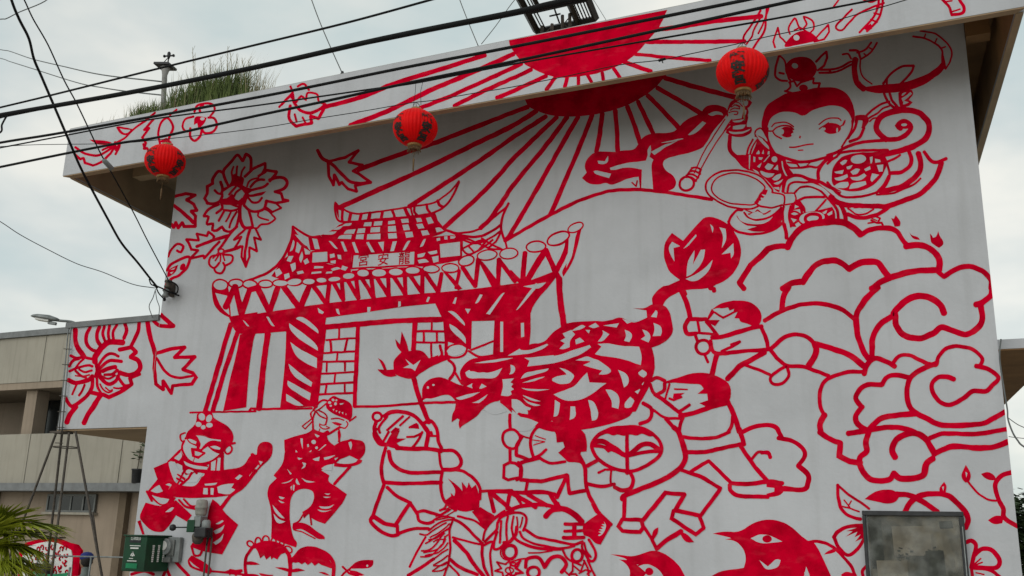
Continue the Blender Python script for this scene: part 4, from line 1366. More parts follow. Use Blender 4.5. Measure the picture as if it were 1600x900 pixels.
l J 16 690 280 690 330 710 340
l J 13 720 250 680 290 690 330
q J 14 700 350 580 450 615 480 710 380
l J 18 760 270 800 320 870 350
l J 18 790 250 860 290 890 340 870 430
l J 14 800 415 800 450 840 480 890 480 925 465
l J 12 800 420 850 435 880 410
p J 12 880 450 925 465
l J 16 945 360 1020 345 1100 375
f J 945 400 1000 390 1060 410 1080 420 1040 450 990 430
l J 16 1130 390 1150 420 1120 470 1060 465
p J 20 1170 385 1210 360 1250 325
l J 26 1050 460 970 510 880 555 780 530 715 490
l J 18 1030 480 1050 560 1030 640
p J 9 800 480 790 510
f J 355 620 500 570 660 530 720 480 800 540 890 560 900 620 980 690 1050 640 1150 620 1190 600 1220 615 1320 620 1370 680 1370 770 1320 850 1280 870 1200 830 1150 800 980 850 990 900 380 900 360 760
w J 735 540 800 570 770 590 745 570
w J 560 600 590 600 585 735 565 680
w J 640 680 660 670 665 705 645 712
V J 722 645 28 26 0.5
V J 760 715 18 18 0
w J 665 770 700 745 690 775 670 785
w J 780 755 870 672 885 678 800 750
w J 500 740 525 775 495 785
w J 525 830 590 855 570 862 535 850
w J 700 870 800 840 800 875 720 885
w J 855 845 990 815 930 850 860 870
w J 1160 655 1190 640 1205 690 1190 745 1165 690
f 13 180 130 380 120 490 160 500 190 420 230 410 240 460 270 450 300 465 320 510 345 570 390 540 450 430 575 350 545 330 510 300 540 290 500 350 460 370 390 340 355 270 355 220 400 210 480 215 580 235 660 260 690 250 720 180 700 95 660 100 560 90 450 65 390 85 330 130 290 110 270 170 200
w 13 355 170 400 155 395 180 370 180
w 13 425 160 495 145 470 165 430 175
w 13 410 228 440 208 478 202 480 220 475 240 430 240
w 13 260 160 290 165 270 175
w 13 290 190 315 195 310 220 285 230 300 210
w 13 195 230 225 260 215 265
w 13 160 320 200 310 235 290 215 310 180 322
w 13 285 285 320 305 370 312 320 322
w 13 255 290 275 330 260 330 248 310
w 13 235 330 245 335 240 370 230 360
w 13 215 345 228 335 222 365
w 13 145 400 180 410 170 420 150 415
w 13 140 425 180 440 160 445
w 13 105 455 180 540 150 535 115 495
w 13 110 510 140 545 185 560 150 575 120 555
w 13 430 385 465 385 450 395
w 13 420 405 470 405 440 415
w 13 395 465 450 468 490 452 460 480 410 480
w 13 385 485 440 495 475 485 440 500 400 498
f 13 490 190 550 200 620 195 640 170 665 175 660 195 620 210 550 222 490 215
p 13 14 495 190 520 165 580 140
p 13 16 590 215 490 325
l 13 12 515 0 520 60
l 13 9 300 510 270 555 235 575
l 13 10 340 520 348 580
f 13 230 575 280 562 330 580 380 620 430 650 430 670 390 670 340 635 280 600 235 615 228 600
l 13 7 240 612 290 625 370 665
l 13 20 375 0 420 15 450 0
@W painted_fringed_heads|two red fringed child heads touching cheeks painted at the bottom left
l L 30 250 430 170 540 155 650 170 750
l L 36 250 440 370 400 520 430 600 510 625 620 620 750
f L 260 450 330 420 450 400 540 440 590 500 520 520 490 575 450 555 430 575 420 540 375 575 350 530 310 565 290 500
e L 15 212 412 38 28 0.6
e L 16 290 390 30 42 0
e L 16 370 370 34 44 0
e L 14 450 390 26 36 0
e L 14 535 415 24 36 0
e L 14 605 470 42 30 0.6
f L 160 600 230 590 310 625 250 635 160 630
f L 465 655 560 655 640 680 700 660 780 690 720 700 650 710 600 705
f L 300 715 370 730 450 735 440 750 320 750
l L 34 635 600 660 560 750 470 860 460 980 500 1060 580 1080 660 1075 750
f L 650 600 700 520 800 465 900 460 1000 520 1060 620 1060 665 1020 655 980 640 950 630 920 610 880 640 850 605 810 635 780 605 740 625 710 600 680 610
f L 920 705 980 705 1040 740 980 735
p L 30 0 690 60 700 120 690
l L 26 130 735 240 740 290 750
f L -10 700 40 690 100 690 130 730 90 715 60 750 30 720 -10 740
f L 1230 670 1300 600 1400 575 1490 580 1490 640 1440 670 1330 670
V L 1425 642 10 12 0
f L 1230 685 1300 690 1400 735 1350 750 1270 735
p L 20 1170 650 1240 720 1330 750
p L 20 1250 670 1180 720 1150 760
@N painted_wing_flower|large red chrysanthemum painted on the low wing wall at far left
l O 75 190 105 190 280 240 420 340 570
l O 55 435 70 370 200 380 340 460 440 570 472
l O 60 595 60 550 180 560 300 630 395
l O 45 672 50 650 180 692 315
l O 45 762 40 740 180 760 290
l O 45 885 20 820 150 830 265
l O 60 1015 10 1042 120 1000 255
l O 55 1252 -10 1230 150 1115 378
l O 85 600 430 720 332 840 312 985 322
p O 62 920 440 1120 402 1205 482 1110 562
l O 70 1110 562 1230 620 1270 740 1180 842 1040 862 920 822
l O 45 108 540 200 582 320 566 470 592
l O 90 605 440 522 560 520 650
f O 470 590 560 650 620 780 640 910 480 910 540 780
l O 46 575 695 700 540 820 510 905 548
l O 52 600 742 740 632 860 622 962 637
l O 62 640 802 740 752 862 732
l O 46 680 862 800 852 892 776
l O 50 88 722 150 622 250 588
l O 36 200 742 260 652 325 598
l O 40 88 802 230 742 400 702 480 722
l O 36 258 770 350 816 470 790
l O 40 195 795 280 880 370 905
l Q 70 70 92 200 142 400 92 480 30
l Q 25 190 20 300 36 425 8
l Q 32 222 145 180 240 140 332
l Q 38 342 175 300 280 250 352
l Q 56 30 398 70 480 130 532 220 492 360 382 460 232 475 60
l Q 76 205 535 100 670 45 805
l Q 76 600 355 480 550 390 680 335 815
p Q 60 1260 -5 1100 60 1132 160 1000 262 860 332 750 382 660 342 560 330 440 300
l Q 42 540 20 560 200 615 315
l Q 28 600 160 660 260 740 302 805 270
l Q 56 600 55 740 162 860 112 905 20
l Q 46 908 55 1000 182 1105 182
l Q 24 690 220 760 272 805 250
l Q 30 830 222 900 232 1005 210
l Q 36 600 15 740 72 855 15
@W painted_hanging_leaf|jagged red leaf on a stem painted where the low wing meets the wall
l 02 26 920 205 940 310 970 410
q 02 20 970 410 1070 380 1155 370 1090 435 1220 430 1140 510 1205 530 1225 560 1200 600 1080 610 1070 660 1020 580 1020 635 975 600 965 500
l 02 16 980 440 1040 530 1110 560 1200 550
l 02 24 1005 165 1040 200 1085 240
l 02 22 960 205 1000 235 1085 240
@N painted_leaf_stem|red stem painted on the wing, joining the hanging leaf
l 02 26 920 205 940 310 970 410
q 02 20 970 410 1070 380 1155 370 1090 435 1220 430 1140 510 1205 530 1225 560 1200 600 1080 610 1070 660 1020 580 1020 635 975 600 965 500
l 02 16 980 440 1040 530 1110 560 1200 550
l 02 24 1005 165 1040 200 1085 240
l 02 22 960 205 1000 235 1085 240
"""

# ================================================================== the setting
g = MB(); g.add([(-900, -700, 0), (900, -700, 0), (900, 1200, 0), (-900, 1200, 0)], [(0, 1, 2, 3)])
struct(g.build('ground', 'plaza'))

# ------------------------------------------------------------------ the building with the mural
WX0, WX1, WY, ZL, ZP, PY = -8.972, 0.511, 9.0, 5.884, 6.525, 8.0
bld = empty('mural_building', (-4.2, 9.0, 0), 'tall white building covered in a red folk mural under a wide eave', 'building')
wall = MB().box(WX0, WX1, WY, 17.8, -0.2, 6.428).build('wall', 'wall', bld)
FL, FR = Vector((-9.89, PY, 0)), Vector((0.935, PY, 0))          # front corners of the eave
dl, dr = Vector((-0.279, 2.182, 0)).normalized(), Vector((-0.203, 2.713, 0)).normalized()
BL, BR = FL + dl * 9.6, FR + dr * 9.6
T = 0.085
nl, nr = Vector((dl.y, -dl.x, 0)), Vector((-dr.y, dr.x, 0))       # inward normals
iFL0, iFR0 = FL + nl * T + Vector((0, T, 0)), FR + nr * T + Vector((0, T, 0))
parapet = MB().prism([FL, FR, FR + nr * T + Vector((0, T, 0)), FL + nl * T + Vector((0, T, 0))], ZL, ZP).build('parapet', 'wall', bld)
MB().prism([FL + Vector((0.004, 0.004, 0)), FR + Vector((-0.004, 0.004, 0)), iFR0 + Vector((0, .03, 0)), iFL0 + Vector((0, .03, 0))], ZP + 0.001, ZP + 0.007).build('parapet_cap', 'concrete', bld)
MB().prism([FL + Vector((0.02, 0.004 + T, 0)), FL + nl * T + Vector((0, T + 0.004, 0)), BL + nl * T, BL], ZL + 0.004, ZP - 0.01).build('side_parapet', 'wall', bld)
MB().prism([FR + nr * T + Vector((0, T + 0.004, 0)), FR + Vector((-0.02, T + 0.004, 0)), BR, BR + nr * T], ZL + 0.004, ZP - 0.01).build('side_parapet', 'wall', bld)
# brown-painted undersides: lip strip and soffit panels
MB().prism([FL + Vector((0.006, 0.004, 0)), FR + Vector((-0.006, 0.004, 0)), FR + nr * T + Vector((0, T, 0)), FL + nl * T + Vector((0, T, 0))], ZL - 0.012, ZL - 0.002).build('lip', 'soffit', bld)
MB().prism([FL + Vector((0.03, 0.01 + T, 0)), FL + nl * T + Vector((0, T + 0.01, 0)), BL + nl * T, BL], ZL - 0.010, ZL + 0.001).build('lip', 'soffit', bld)
MB().prism([FR + nr * T + Vector((0, T + 0.01, 0)), FR + Vector((-0.03, T + 0.01, 0)), BR, BR + nr * T], ZL - 0.010, ZL + 0.001).build('lip', 'soffit', bld)
iFL, iFR = FL + nl * T + Vector((0, T, 0)), FR + nr * T + Vector((0, T, 0))
MB().prism([iFL, iFR, BR + nr * T, BL + nl * T], 6.43, 6.50).build('soffit', 'soffit', bld)
# inner faces of the front lip painted like the soffit, and two cross beams under the eave
MB().box(iFL.x + .01, iFR.x - .01, PY + T + .003, PY + T + .02, ZL + .02, 6.425).build('lip_inner_face', 'soffit', bld)
MB().box(-9.7, WX0 - .004, 8.93, 9.09, 6.18, 6.428).build('eave_beam', 'soffit', bld)
MB().box(WX1 + .004, .72, 8.93, 9.09, 6.18, 6.428).build('eave_beam', 'brown', bld)
MB().prism([(WX1 + .01, 9.1), iFR + Vector((-.03, .95, 0)), BR + nr * T + Vector((-.02, 0, 0)), (WX1 + .01, BR.y)], 6.415, 6.428).build('soffit_panel', 'brown', bld)
MB().add([tuple(iFR + nr * .004 + Vector((0, .03, 0)) + Vector((0, 0, z))) for z in (ZL + .02, 6.425)] + [tuple(BR + nr * (T + .004) + Vector((0, 0, z))) for z in (6.425, ZL + .02)], [(0, 1, 2, 3)]).build('lip_inner_face', 'brown', bld)

MB().add([tuple(iFL + nl * .004 + Vector((0, .03, 0)) + Vector((0, 0, z))) for z in (ZL + .012, 6.425)] + [tuple(BL + nl * (T + .004) + Vector((0, 0, z))) for z in (6.425, ZL + .012)], [(0, 1, 2, 3)]).build('lip_inner_face', 'soffit', bld)

# ------------------------------------------------------------------ the low wing at the left
wing = empty('wing_block', (-9.8, 9.0, 2.8), 'low white wing block with red flower joined to the left of the tall wall', 'building')
wf = MB().box(-10.505, WX0 - .0003, WY, 17.85, 2.812, 4.16).build('wall', 'wall', wing)
MB().box(-10.535, WX0 - .004, WY + .02, 17.85, 2.79, 2.810).build('soffit', 'soffit', wing)
MB().box(-10.60, WX0 - .004, WY - .03, 17.9, 4.162, 4.235).build('parapet_cap', 'greycap', wing)

# ------------------------------------------------------------------ painting the mural: flat paint on the real walls
TILES = {'A': (1100, 130, 8), 'B': (1100, 242, 8), 'C': (1300, 130, 8), 'D': (1300, 242, 8), 'E': (660, 530, 8), 'F': (860, 530, 8),
         'G': (640, 788, 8), 'H': (800, 788, 8), 'I': (220, 640, 8), 'J': (400, 610, 8), 'K': (780, 640, 8), 'L': (360, 788, 6.6667),
         'M': (310, 235, 10.6667), 'N': (310, 319, 10.6667), 'O': (100, 505, 10.6667), 'Q': (100, 585, 10.6667)}
def tile(k):
    return TILES[k] if k in TILES else (int(k[0]) * 400, int(k[1]) * 225, 4.0)
def jitter(P, closed, amp):
    return [Vector((p.x + amp * noise.noise(Vector((p.x * .09, p.y * .09, 3.3))), p.y + amp * noise.noise(Vector((p.x * .09, p.y * .09, 9.1))), 0)) for p in P]
def stroke(P, w, closed):
    """brush stroke as a strip of quads in picture pixels"""
    Q = [P[0]]
    for p in P[1:]:
        if (p - Q[-1]).length > 0.35: Q.append(p)
    if closed and len(Q) > 2 and (Q[0] - Q[-1]).length < 0.35: Q.pop()
    n = len(Q)
    if n < 2: return [], []
    vs, fs = [], []
    for i, p in enumerate(Q):
        a = Q[(i - 1) % n] if closed or i > 0 else None
        b = Q[(i + 1) % n] if closed or i < n - 1 else None
        d1 = (p - a).normalized() if a is not None else (b - p).normalized()
        d2 = (b - p).normalized() if b is not None else d1
        t = d1 + d2
        t = t.normalized() if t.length > 0.2 else d1
        nrm = Vector((-t.y, t.x, 0)); c = max(0.55, nrm.dot(Vector((-d1.y, d1.x, 0))))
        h = 0.5 * w / c * (1 + 0.13 * noise.noise(Vector((p.x * .05, p.y * .05, w))) + 0.06 * noise.noise(Vector((p.x * .22, p.y * .22, 7 + w))))
        vs += [p + nrm * h, p - nrm * h]
    m = n if closed else n - 1
    for i in range(m):
        j = (i + 1) % n; fs.append((2 * i, 2 * i + 1, 2 * j + 1, 2 * j))
    if not closed:
        for e, o in ((0, 1), (n - 1, n - 2)):
            d = (Q[e] - Q[o]).normalized(); s = Vector((-d.y, d.x, 0)); b0 = len(vs)
            vs += [Q[e] + (s * math.cos(a) + d * math.sin(a) * .8) * w * .49 for a in (R(22), R(60), R(90), R(120), R(158))]
            l, r_ = (2 * e + 1, 2 * e) if e == 0 else (2 * e, 2 * e + 1)
            fs.append((l, b0, b0 + 1, b0 + 2, b0 + 3, b0 + 4, r_))
    return vs, fs
def fillpoly(P):
    return list(P), [tuple(t) for t in tessellate_polygon([P])]
def ell(cx, cy, rx_, ry_, rot, k=26):
    return [Vector((cx + rx_ * math.cos(a) * math.cos(rot) - ry_ * math.sin(a) * math.sin(rot), cy + rx_ * math.cos(a) * math.sin(rot) + ry_ * math.sin(a) * math.cos(rot), 0)) for a in (2 * math.pi * i / k for i in range(k))]
def turn(a, b, c):
    u, v = b - a, c - b
    return u.angle(v) if u.length > 1e-6 and v.length > 1e-6 else 0
def soften(P):
    for _ in range(2):
        n = len(P); Q = []
        for i in range(n):
            a, b, c = P[i - 1], P[i], P[(i + 1) % n]
            if turn(a, b, c) < R(62) and min((b - a).length, (c - b).length) > .7: Q += [b.lerp(a, .25), b.lerp(c, .25)]
            else: Q.append(b)
        P = Q
    return P
def runs(P, closed):
    if closed: P = P + [P[0]]
    out, cur = [], [P[0]]
    for i in range(1, len(P)):
        cur.append(P[i])
        if i < len(P) - 1 and turn(P[i - 1], P[i], P[i + 1]) > R(70): out.append(cur); cur = [P[i]]
    out.append(cur); return out
LAY = {'W': [], 'P': []}
def layer(plane, vs):
    x0, x1 = min(v.x for v in vs), max(v.x for v in vs); y0, y1 = min(v.y for v in vs), max(v.y for v in vs)
    z = 0
    for (a0, a1, b0, b1, k) in LAY[plane]:
        if a0 <= x1 and a1 >= x0 and b0 <= y1 and b1 >= y0 and k >= z: z = k + 1
    LAY[plane].append((x0, x1, y0, y1, z)); return z
LIM = {'W': (WX0, WX1, 0, 6.42), 'N': (-10.505, WX0 - .004, 2.812, 4.16), 'P': (FL.x, FR.x, ZL, ZP)}
def clip_mesh(me, lim):
    bm = bmesh.new(); bm.from_mesh(me)
    for co, no in (((lim[0], 0, 0), (-1, 0, 0)), ((lim[1], 0, 0), (1, 0, 0)), ((0, 0, lim[2]), (0, 0, -1)), ((0, 0, lim[3]), (0, 0, 1))):
        bmesh.ops.bisect_plane(bm, geom=bm.verts[:] + bm.edges[:] + bm.faces[:], plane_co=co, plane_no=no, clear_outer=True)
    bm.to_mesh(me); bm.free()
motifs = []
for ln in MURAL.strip().splitlines():
    if ln[0] == '@':
        pl, rest = ln[1:].split(' ', 1); nm, lb = rest.split('|'); motifs.append((pl, nm, lb, []))
    elif ln.strip(): motifs[-1][3].append(ln.split())
for pl, nm, lb, cmds in motifs:
    depth = PY if pl == 'P' else WY
    V, F, MI = [], [], []
    for c in cmds:
        k, tl = c[0], c[1]; ox, oy, sc = tile(tl); a = [float(x) for x in c[2:]]
        red = k not in 'wvV'; w = 0; pieces = []
        if k in 'eEV':
            if k == 'e': w, a = a[0] / sc * 1.1, a[1:]
            P = jitter(ell(ox + a[0] / sc, oy + a[1] / sc, a[2] / sc, a[3] / sc, a[4]), 1, .6)
            pieces.append(stroke(P, w, True) if k == 'e' else fillpoly(P))
        else:
            if k in 'lcpq': w, a = a[0] / sc * 1.13, a[1:]
            P = [Vector((ox + a[i] / sc, oy + a[i + 1] / sc, 0)) for i in range(0, len(a) - 1, 2)]
            if k in 'lc': pieces.append(stroke(jitter(catmull(P, k == 'c', 2.5), 1, .7), w, k == 'c'))
            elif k in 'gv': pieces.append(fillpoly(jitter(catmull(P, True, 2.5), 1, .7)))
            elif k in 'fw': pieces.append(fillpoly(jitter(soften(P), 1, .7)))
            else:
                for run in runs(P, k == 'q'):
                    Q = [run[0]]
                    for p, q in zip(run, run[1:]):
                        kk = max(1, int((q - p).length / 5)); Q += [p.lerp(q, j / kk) for j in range(1, kk + 1)]
                    pieces.append(stroke(jitter(Q, 1, .7), w, False))
        for vs, fs in pieces:
            if not vs: continue
            z = 0.0004 + 0.00004 * layer('P' if pl == 'P' else 'W', vs)
            o = len(V)
            for v in vs:
                q = onY(v.x, v.y, depth); V.append((q.x, depth - z, q.z))
            for f in fs: F.append([i + o for i in f]); MI.append(0 if red else 1)
    mb = MB(); mb.v, mb.f, mb.m, mb.s = V, F, MI, [False] * len(F)
    par = {'W': wall, 'P': parapet, 'N': wf}[pl]
    ob = mb.build(nm, ['red', 'wall'], par)
    ob.data.transform(Matrix.Translation(par.parent.location)); clip_mesh(ob.data, LIM[pl]); ob.data.transform(Matrix.Translation(-par.parent.location))
    ob['label'] = lb
print('paint layers', max(k[-1] for k in LAY['W']), max(k[-1] for k in LAY['P']))

# ================================================================== lettering
def glyphs(txt, size, bold=0.0):
    """flat outline of a line of writing as vertices (x, y) and faces, centred"""
    cu = bpy.data.curves.new('lettering', 'FONT'); cu.body = txt; cu.size = size; cu.align_x = 'CENTER'; cu.align_y = 'CENTER'; cu.resolution_u = 3; cu.offset = bold
    ob = bpy.data.objects.new('lettering', cu); C.objects.link(ob)
    bpy.context.view_layer.update()
    me = ob.evaluated_get(bpy.context.evaluated_depsgraph_get()).to_mesh()
    vs = [(v.co.x, v.co.y) for v in me.vertices]; fs = [tuple(p.vertices) for p in me.polygons]
    ob.to_mesh_clear(); bpy.data.objects.remove(ob); bpy.data.curves.remove(cu)
    if vs:
        cx = (min(v[0] for v in vs) + max(v[0] for v in vs)) / 2; cy = (min(v[1] for v in vs) + max(v[1] for v in vs)) / 2
        vs = [(x - cx, y - cy) for x, y in vs]
    return vs, fs
# the name board of the painted temple, one character after the other
for ch, px, py in (('宮', 568, 406), ('安', 599, 405), ('龍', 632, 403)):
    vs, fs = glyphs(ch, 0.16, .0015); q = onY(px, py, WY)
    MB().add([(q.x + x, WY - 0.0045, q.z + y) for x, y in vs], fs).build('painted_character', 'red', wall)

# ================================================================== lanterns on their string
def lantern(c, rad, name_label, turns):
    c = Vector(c)
    t = empty('paper_lantern', c - Vector((0, 0, rad * 1.05)), name_label, 'lantern', 'red lanterns hung before the eave')
    ph = .88
    prof = [(rad * max(.28, math.sin(a)), -rad * ph * math.cos(a)) for a in (R(17 + 146 * i / 18) for i in range(19))]
    MB().lathe(c, prof, 144, 0, 36, 0.05).build('lantern_body', 'lantern', t)
    MB().lathe(c, [(rad * .30, -rad * ph - .012), (rad * .33, -rad * ph - .004), (rad * .33, -rad * .78), (rad * .28, -rad * .76)], 24).build('bottom_ring', 'gold', t)
    MB().lathe(c, [(rad * .26, rad * .78), (rad * .31, rad * .80), (rad * .31, rad * ph), (rad * .22, rad * ph + .02)], 24).build('top_ring', 'gold', t)
    mb = MB()
    rnd = random.Random(int(c.x * 100))
    for k in range(26):
        a = 2 * math.pi * k / 26; r0 = rad * .25
        p = c + Vector((r0 * math.cos(a), r0 * math.sin(a), -rad * ph))
        mb.tube([p, p + Vector((0, 0, -.03)), p + Vector((.012 * math.cos(a) + rnd.uniform(-.006, .006), .012 * math.sin(a), -.05 - rnd.random() * .02))], [.006, .005, .003], 4)
    mb.build('fringe', 'tassel', t)
    b = c + Vector((0, 0, -rad * ph))
    MB().tube([b, b - Vector((0, 0, .13))], .003, 4).tube([b - Vector((0, 0, .13)), b - Vector((0, 0, .15)), b - Vector((0, 0, .27))], [.004, .010, .007], 6).build('tassel', 'tassel', t)
    # vertical writing on the ribs
    base = math.atan2(CAM.y - c.y, CAM.x - c.x)
    for da in turns:
        for i, ch in enumerate('龍安宮'):
            vs, fs = glyphs(ch, rad * .56, .005); mb = MB(); out = []
            for x, y in vs:
                lat = (R(11) - R(28) * i) + y / rad * .95; a = base + da + x / (rad * max(.5, math.cos(lat)))
                rr = rad * 1.03
                out.append(c + Vector((rr * math.cos(lat) * math.cos(a), rr * math.cos(lat) * math.sin(a), rr * ph * math.sin(lat))))
            mb.add(out, fs, 0, True).build('lantern_character', 'ink', t)
    return t, c
LP = [onY(258, 252, 7.7), onY(649, 200, 7.7), onY(1160, 111, 7.7)]
lantern(LP[0], .222, 'leftmost red lantern below the left end of the eave', (-.85, .85))
lantern(LP[1], .222, 'red lantern hanging in the middle below the parapet', (-.95, .55))
lantern(LP[2], .222, 'rightmost red lantern in front of the painted boy', (-.18, 1.5))

# ================================================================== overhead cables
def cable(name, pts, r, label, mt='cable', group='overhead cables crossing the scene', sub=6, cat='cable'):
    P = catmull([Vector(p) for p in pts], False, 1, sub)
    e0, e1 = {'power_cable': (9, 9), 'lantern_string': (9, 3), 'service_cable': (5, 0), 'far_cable': (9, 0), 'guy_wire': (2.5, 0), 'wall_cable': (0, 4)}.get(name, (0, 0))
    if e0: P = [P[0] + (P[0] - P[1]).normalized() * e0] + P
    if e1: P = P + [P[-1] + (P[-1] - P[-2]).normalized() * e1]
    o = MB().tube(P, r, 6).build(name, mt)
    return tag(o, label, cat, group)
def pl(pts, y0, y1=None):
    y1 = y0 if y1 is None else y1; n = len(pts)
    return [onY(x, y, y0 + (y1 - y0) * i / (n - 1)) for i, (x, y) in enumerate(pts)]
cable('power_cable', pl([(-120, 197), (0, 168), (75, 150), (248, 107), (400, 70), (540, 36), (672, 0), (800, -36)], 5.6), .009, 'topmost black cable passing the roof post')
cable('power_cable', pl([(-120, 202), (0, 180), (200, 145), (400, 105), (600, 60), (800, 20), (860, 6), (960, -16)], 5.4), .0195, 'thickest black cable crossing above the parapet')
cable('power_cable', pl([(620, 59), (700, 43), (800, 24), (860, 11), (960, -10)], 5.45), .008, 'thin black cable running along the thickest one at top', sub=4)
cable('power_cable', pl([(-120, 246), (0, 223), (105, 206), (400, 152.5), (625, 107), (800, 73.5), (1042, 25), (1165, 0), (1300, -28)], 6.1), .0125, 'black cable crossing the upper parapet and the sun disc')
cable('power_cable', pl([(-120, 285), (0, 261), (97, 241), (185, 224), (250, 214), (400, 181), (500, 160), (650, 127), (800, 96.5), (1030, 47), (1200, 10), (1300, -12)], 6.3), .0122, 'black cable crossing the left lantern and the sun disc')
cable('power_cable', pl([(100, 212), (240, 186), (400, 165), (575, 140), (650, 129.5), (800, 100.5), (1050, 57), (1200, 31), (1365, 0), (1500, -26)], 6.4), .0075, 'lowest thin black cable crossing the parapet sun disc')
strp = [(-60, 232), (0, 229), (60, 226), (180, 224), (270, 216), (400, 201), (490, 186), (560, 175), (640, 161), (675, 157), (750, 144), (800, 136), (890, 118), (970, 101), (1032, 94), (1075, 85), (1150, 69), (1200, 57), (1275, 41), (1340, 22), (1415, 0), (1500, -28)]
def strY(x): return 7.7
cable('lantern_string', [onY(x, y, min(strY(x), 7.85)) for x, y in strp], .0042, 'thin sagging wire the three lanterns hang from', 'cable', None, 3)
# hangers from the string down to each lantern
for c, sx, lab in ((LP[0], 258, 'left'), (LP[1], 650, 'middle'), (LP[2], 1160, 'right')):
    top = c + Vector((0, 0, .215)); sy = {258: 217, 650: 160, 1160: 67}[sx]
    q = onY(sx, sy, c.y)
    m = MB()
    for dx in (-.06, 0, .06): m.tube([top + Vector((dx * .6, 0, -.005)), top.lerp(q, .5) + Vector((dx * .6, 0, 0)), q + Vector((dx * .1, 0, 0))], .003, 4)
    if sx == 650:
        for dx in (-.03, .06): m.tube([q + Vector((dx, 0, -.04)), q + Vector((dx * .7, .01, .12)), q + Vector((dx * .9, .02, .22))], .0028, 4)
    tag(m.build('lantern_hanger', 'cable'), 'thin wire hanger above the %s lantern' % lab, 'wire', 'lantern hangers')
kn = onY(1034, 94, strY(1034)); tag(MB().tube([kn + Vector((-.03, 0, 0)), kn + Vector((.035, 0, .008))], .012, 6).tube([kn + Vector((0, 0, .02)), kn + Vector((.01, 0, -.03))], .005, 5).build('wire_clamp', 'cable'), 'tiny black clamp on the lantern wire beside the sun', 'clamp')
# service drops to the insulators at the wall's left edge
INS = onY(262, 452, 8.9)
cable('service_cable', pl([(5, -50), (18, 0), (30, 30), (45, 60), (53, 92), (65, 120), (80, 155), (95, 190), (110, 225)], 5.0, 6.2) + pl([(125, 260), (143, 295), (170, 345), (190, 380), (215, 410), (233, 433), (246, 449)], 6.5, 8.85), .013, 'black twisted service cable falling to the wall insulators', group='service cables at the left')
cable('service_cable', pl([(20, -35), (38, 0), (52, 30), (75, 70), (100, 125), (120, 162), (148, 221), (160, 245)], 5.2, 6.6) + pl([(180, 280), (209, 333), (230, 375), (258, 428), (264, 440)], 7.0, 8.9), .0075, 'thin black service wire with an inline fuse', group='service cables at the left')
f0, f1 = onY(161, 249, 6.6), onY(175, 264, 6.72)
tag(MB().tube([f0, f0.lerp(f1, .15), f1], [.012, .026, .026], 8).build('inline_fuse', 'greyplastic'), 'grey tube fuse on the thin service wire before the eave', 'fuse')
cable('service_cable', pl([(-60, 310), (0, 346), (32, 367), (75, 390), (120, 412), (160, 425), (207, 444), (242, 450)], 7.6, 8.9), .0055, 'thin wire sagging from the left edge to the insulators', group='service cables at the left')
cable('far_cable', pl([(-60, 66), (0, 77.5), (15, 80), (50, 92), (100, 104), (160, 117), (257, 128)], 15, 8.6), .010, 'upper faint grey wire in the sky at left', 'greycable', 'faint far wires')
cable('far_cable', pl([(-60, 78), (0, 91), (15, 96), (50, 107), (120, 129), (160, 137), (200, 143), (257, 149)], 15, 8.6), .010, 'lower faint grey wire in the sky at left', 'greycable', 'faint far wires')
cable('far_cable', pl([(-50, 35), (0, 30), (10, 29), (30, 19), (70, 2), (95, -20), (200, -70)], 13), .012, 'short grey wire in the top left corner', 'greycable', 'faint far wires')
cable('far_cable', pl([(-30, 214), (0, 207), (3, 195), (10, 182), (12, 180), (0, 184)], 5.4), .009, 'black cable branch at the left picture edge', 'cable', 'faint far wires')
cable('guy_wire', pl([(470, -50), (487, 0), (500, 35), (517, 75), (535, 115)], 8.12), .006, 'slanting guy wire anchored left of the sun on the parapet', 'greycable', 'guy wires on the roof')
cable('guy_wire', pl([(705, -40), (718.5, 0), (732, 35), (747.5, 72.5)], 8.12), .005, 'slanting guy wire anchored nearest the sun disc', 'greycable', 'guy wires on the roof')
cable('guy_wire', pl([(830, -30), (800, 5), (775, 40), (752, 69)], 8.14), .004, 'thin guy wire leaning right beside the roof frame', 'greycable', 'guy wires on the roof')
cable('guy_wire', pl([(920, -12), (935, 12), (948, 33)], 8.14), .003, 'short guy wire right of the roof frame', 'greycable', 'guy wires on the roof')
a0 = onY(535, 114, 8.1); tag(MB().lathe(a0 - Vector((0, 0, .03)), [(.018, 0), (.022, .02), (.012, .05)], 10).build('wire_anchor', 'darkmetal'), 'small dark anchor knob on the parapet top', 'anchor')

# insulator cluster at the wall's left edge
ins = empty('insulator_bracket', INS, 'dark spool insulators and wire loops at the left wall edge', 'insulator')
for k, (x, y, rr) in enumerate(((263, 444, .052), (259, 458, .045))):
    p = onY(x, y, 8.86)
    m = MB(); prof = [(0, -.05), (rr * .8, -.05), (rr, -.03), (rr * .6, -.01), (rr * .6, .01), (rr, .03), (rr * .8, .05), (0, .05)]
    m.lathe(p, prof, 14); m.build('spool', 'greyplastic' if k else 'rust', ins)
m = MB()
m.tube(catmull([onY(x, y, Y) for x, y, Y in ((262, 440, 8.82), (272, 442, 8.8), (278, 449, 8.85), (276, 458, 8.9), (268, 456, 8.95))], False, 1, 5), .009, 6)
m.tube(catmull([onY(x, y, Y) for x, y, Y in ((240, 445, 8.85), (252, 450, 8.8), (262, 455, 8.8), (272, 459, 8.9), (280, 462, 8.97))], False, 1, 5), .010, 6)
m.tube(catmull([onY(x, y, Y) for x, y, Y in ((233, 436, 8.75), (236, 444, 8.8), (243, 448, 8.85), (248, 458, 8.85), (257, 468, 8.95))], False, 1, 5), .008, 6)
m.build('wire_loop', 'cable', ins)
m = MB()
m.tube(catmull([onY(x, y, Y) for x, y, Y in ((243, 452, 8.85), (239, 465, 8.85), (233, 478, 8.88), (236, 490, 8.9), (239, 497, 8.93))], False, 1, 5), .0055, 5)
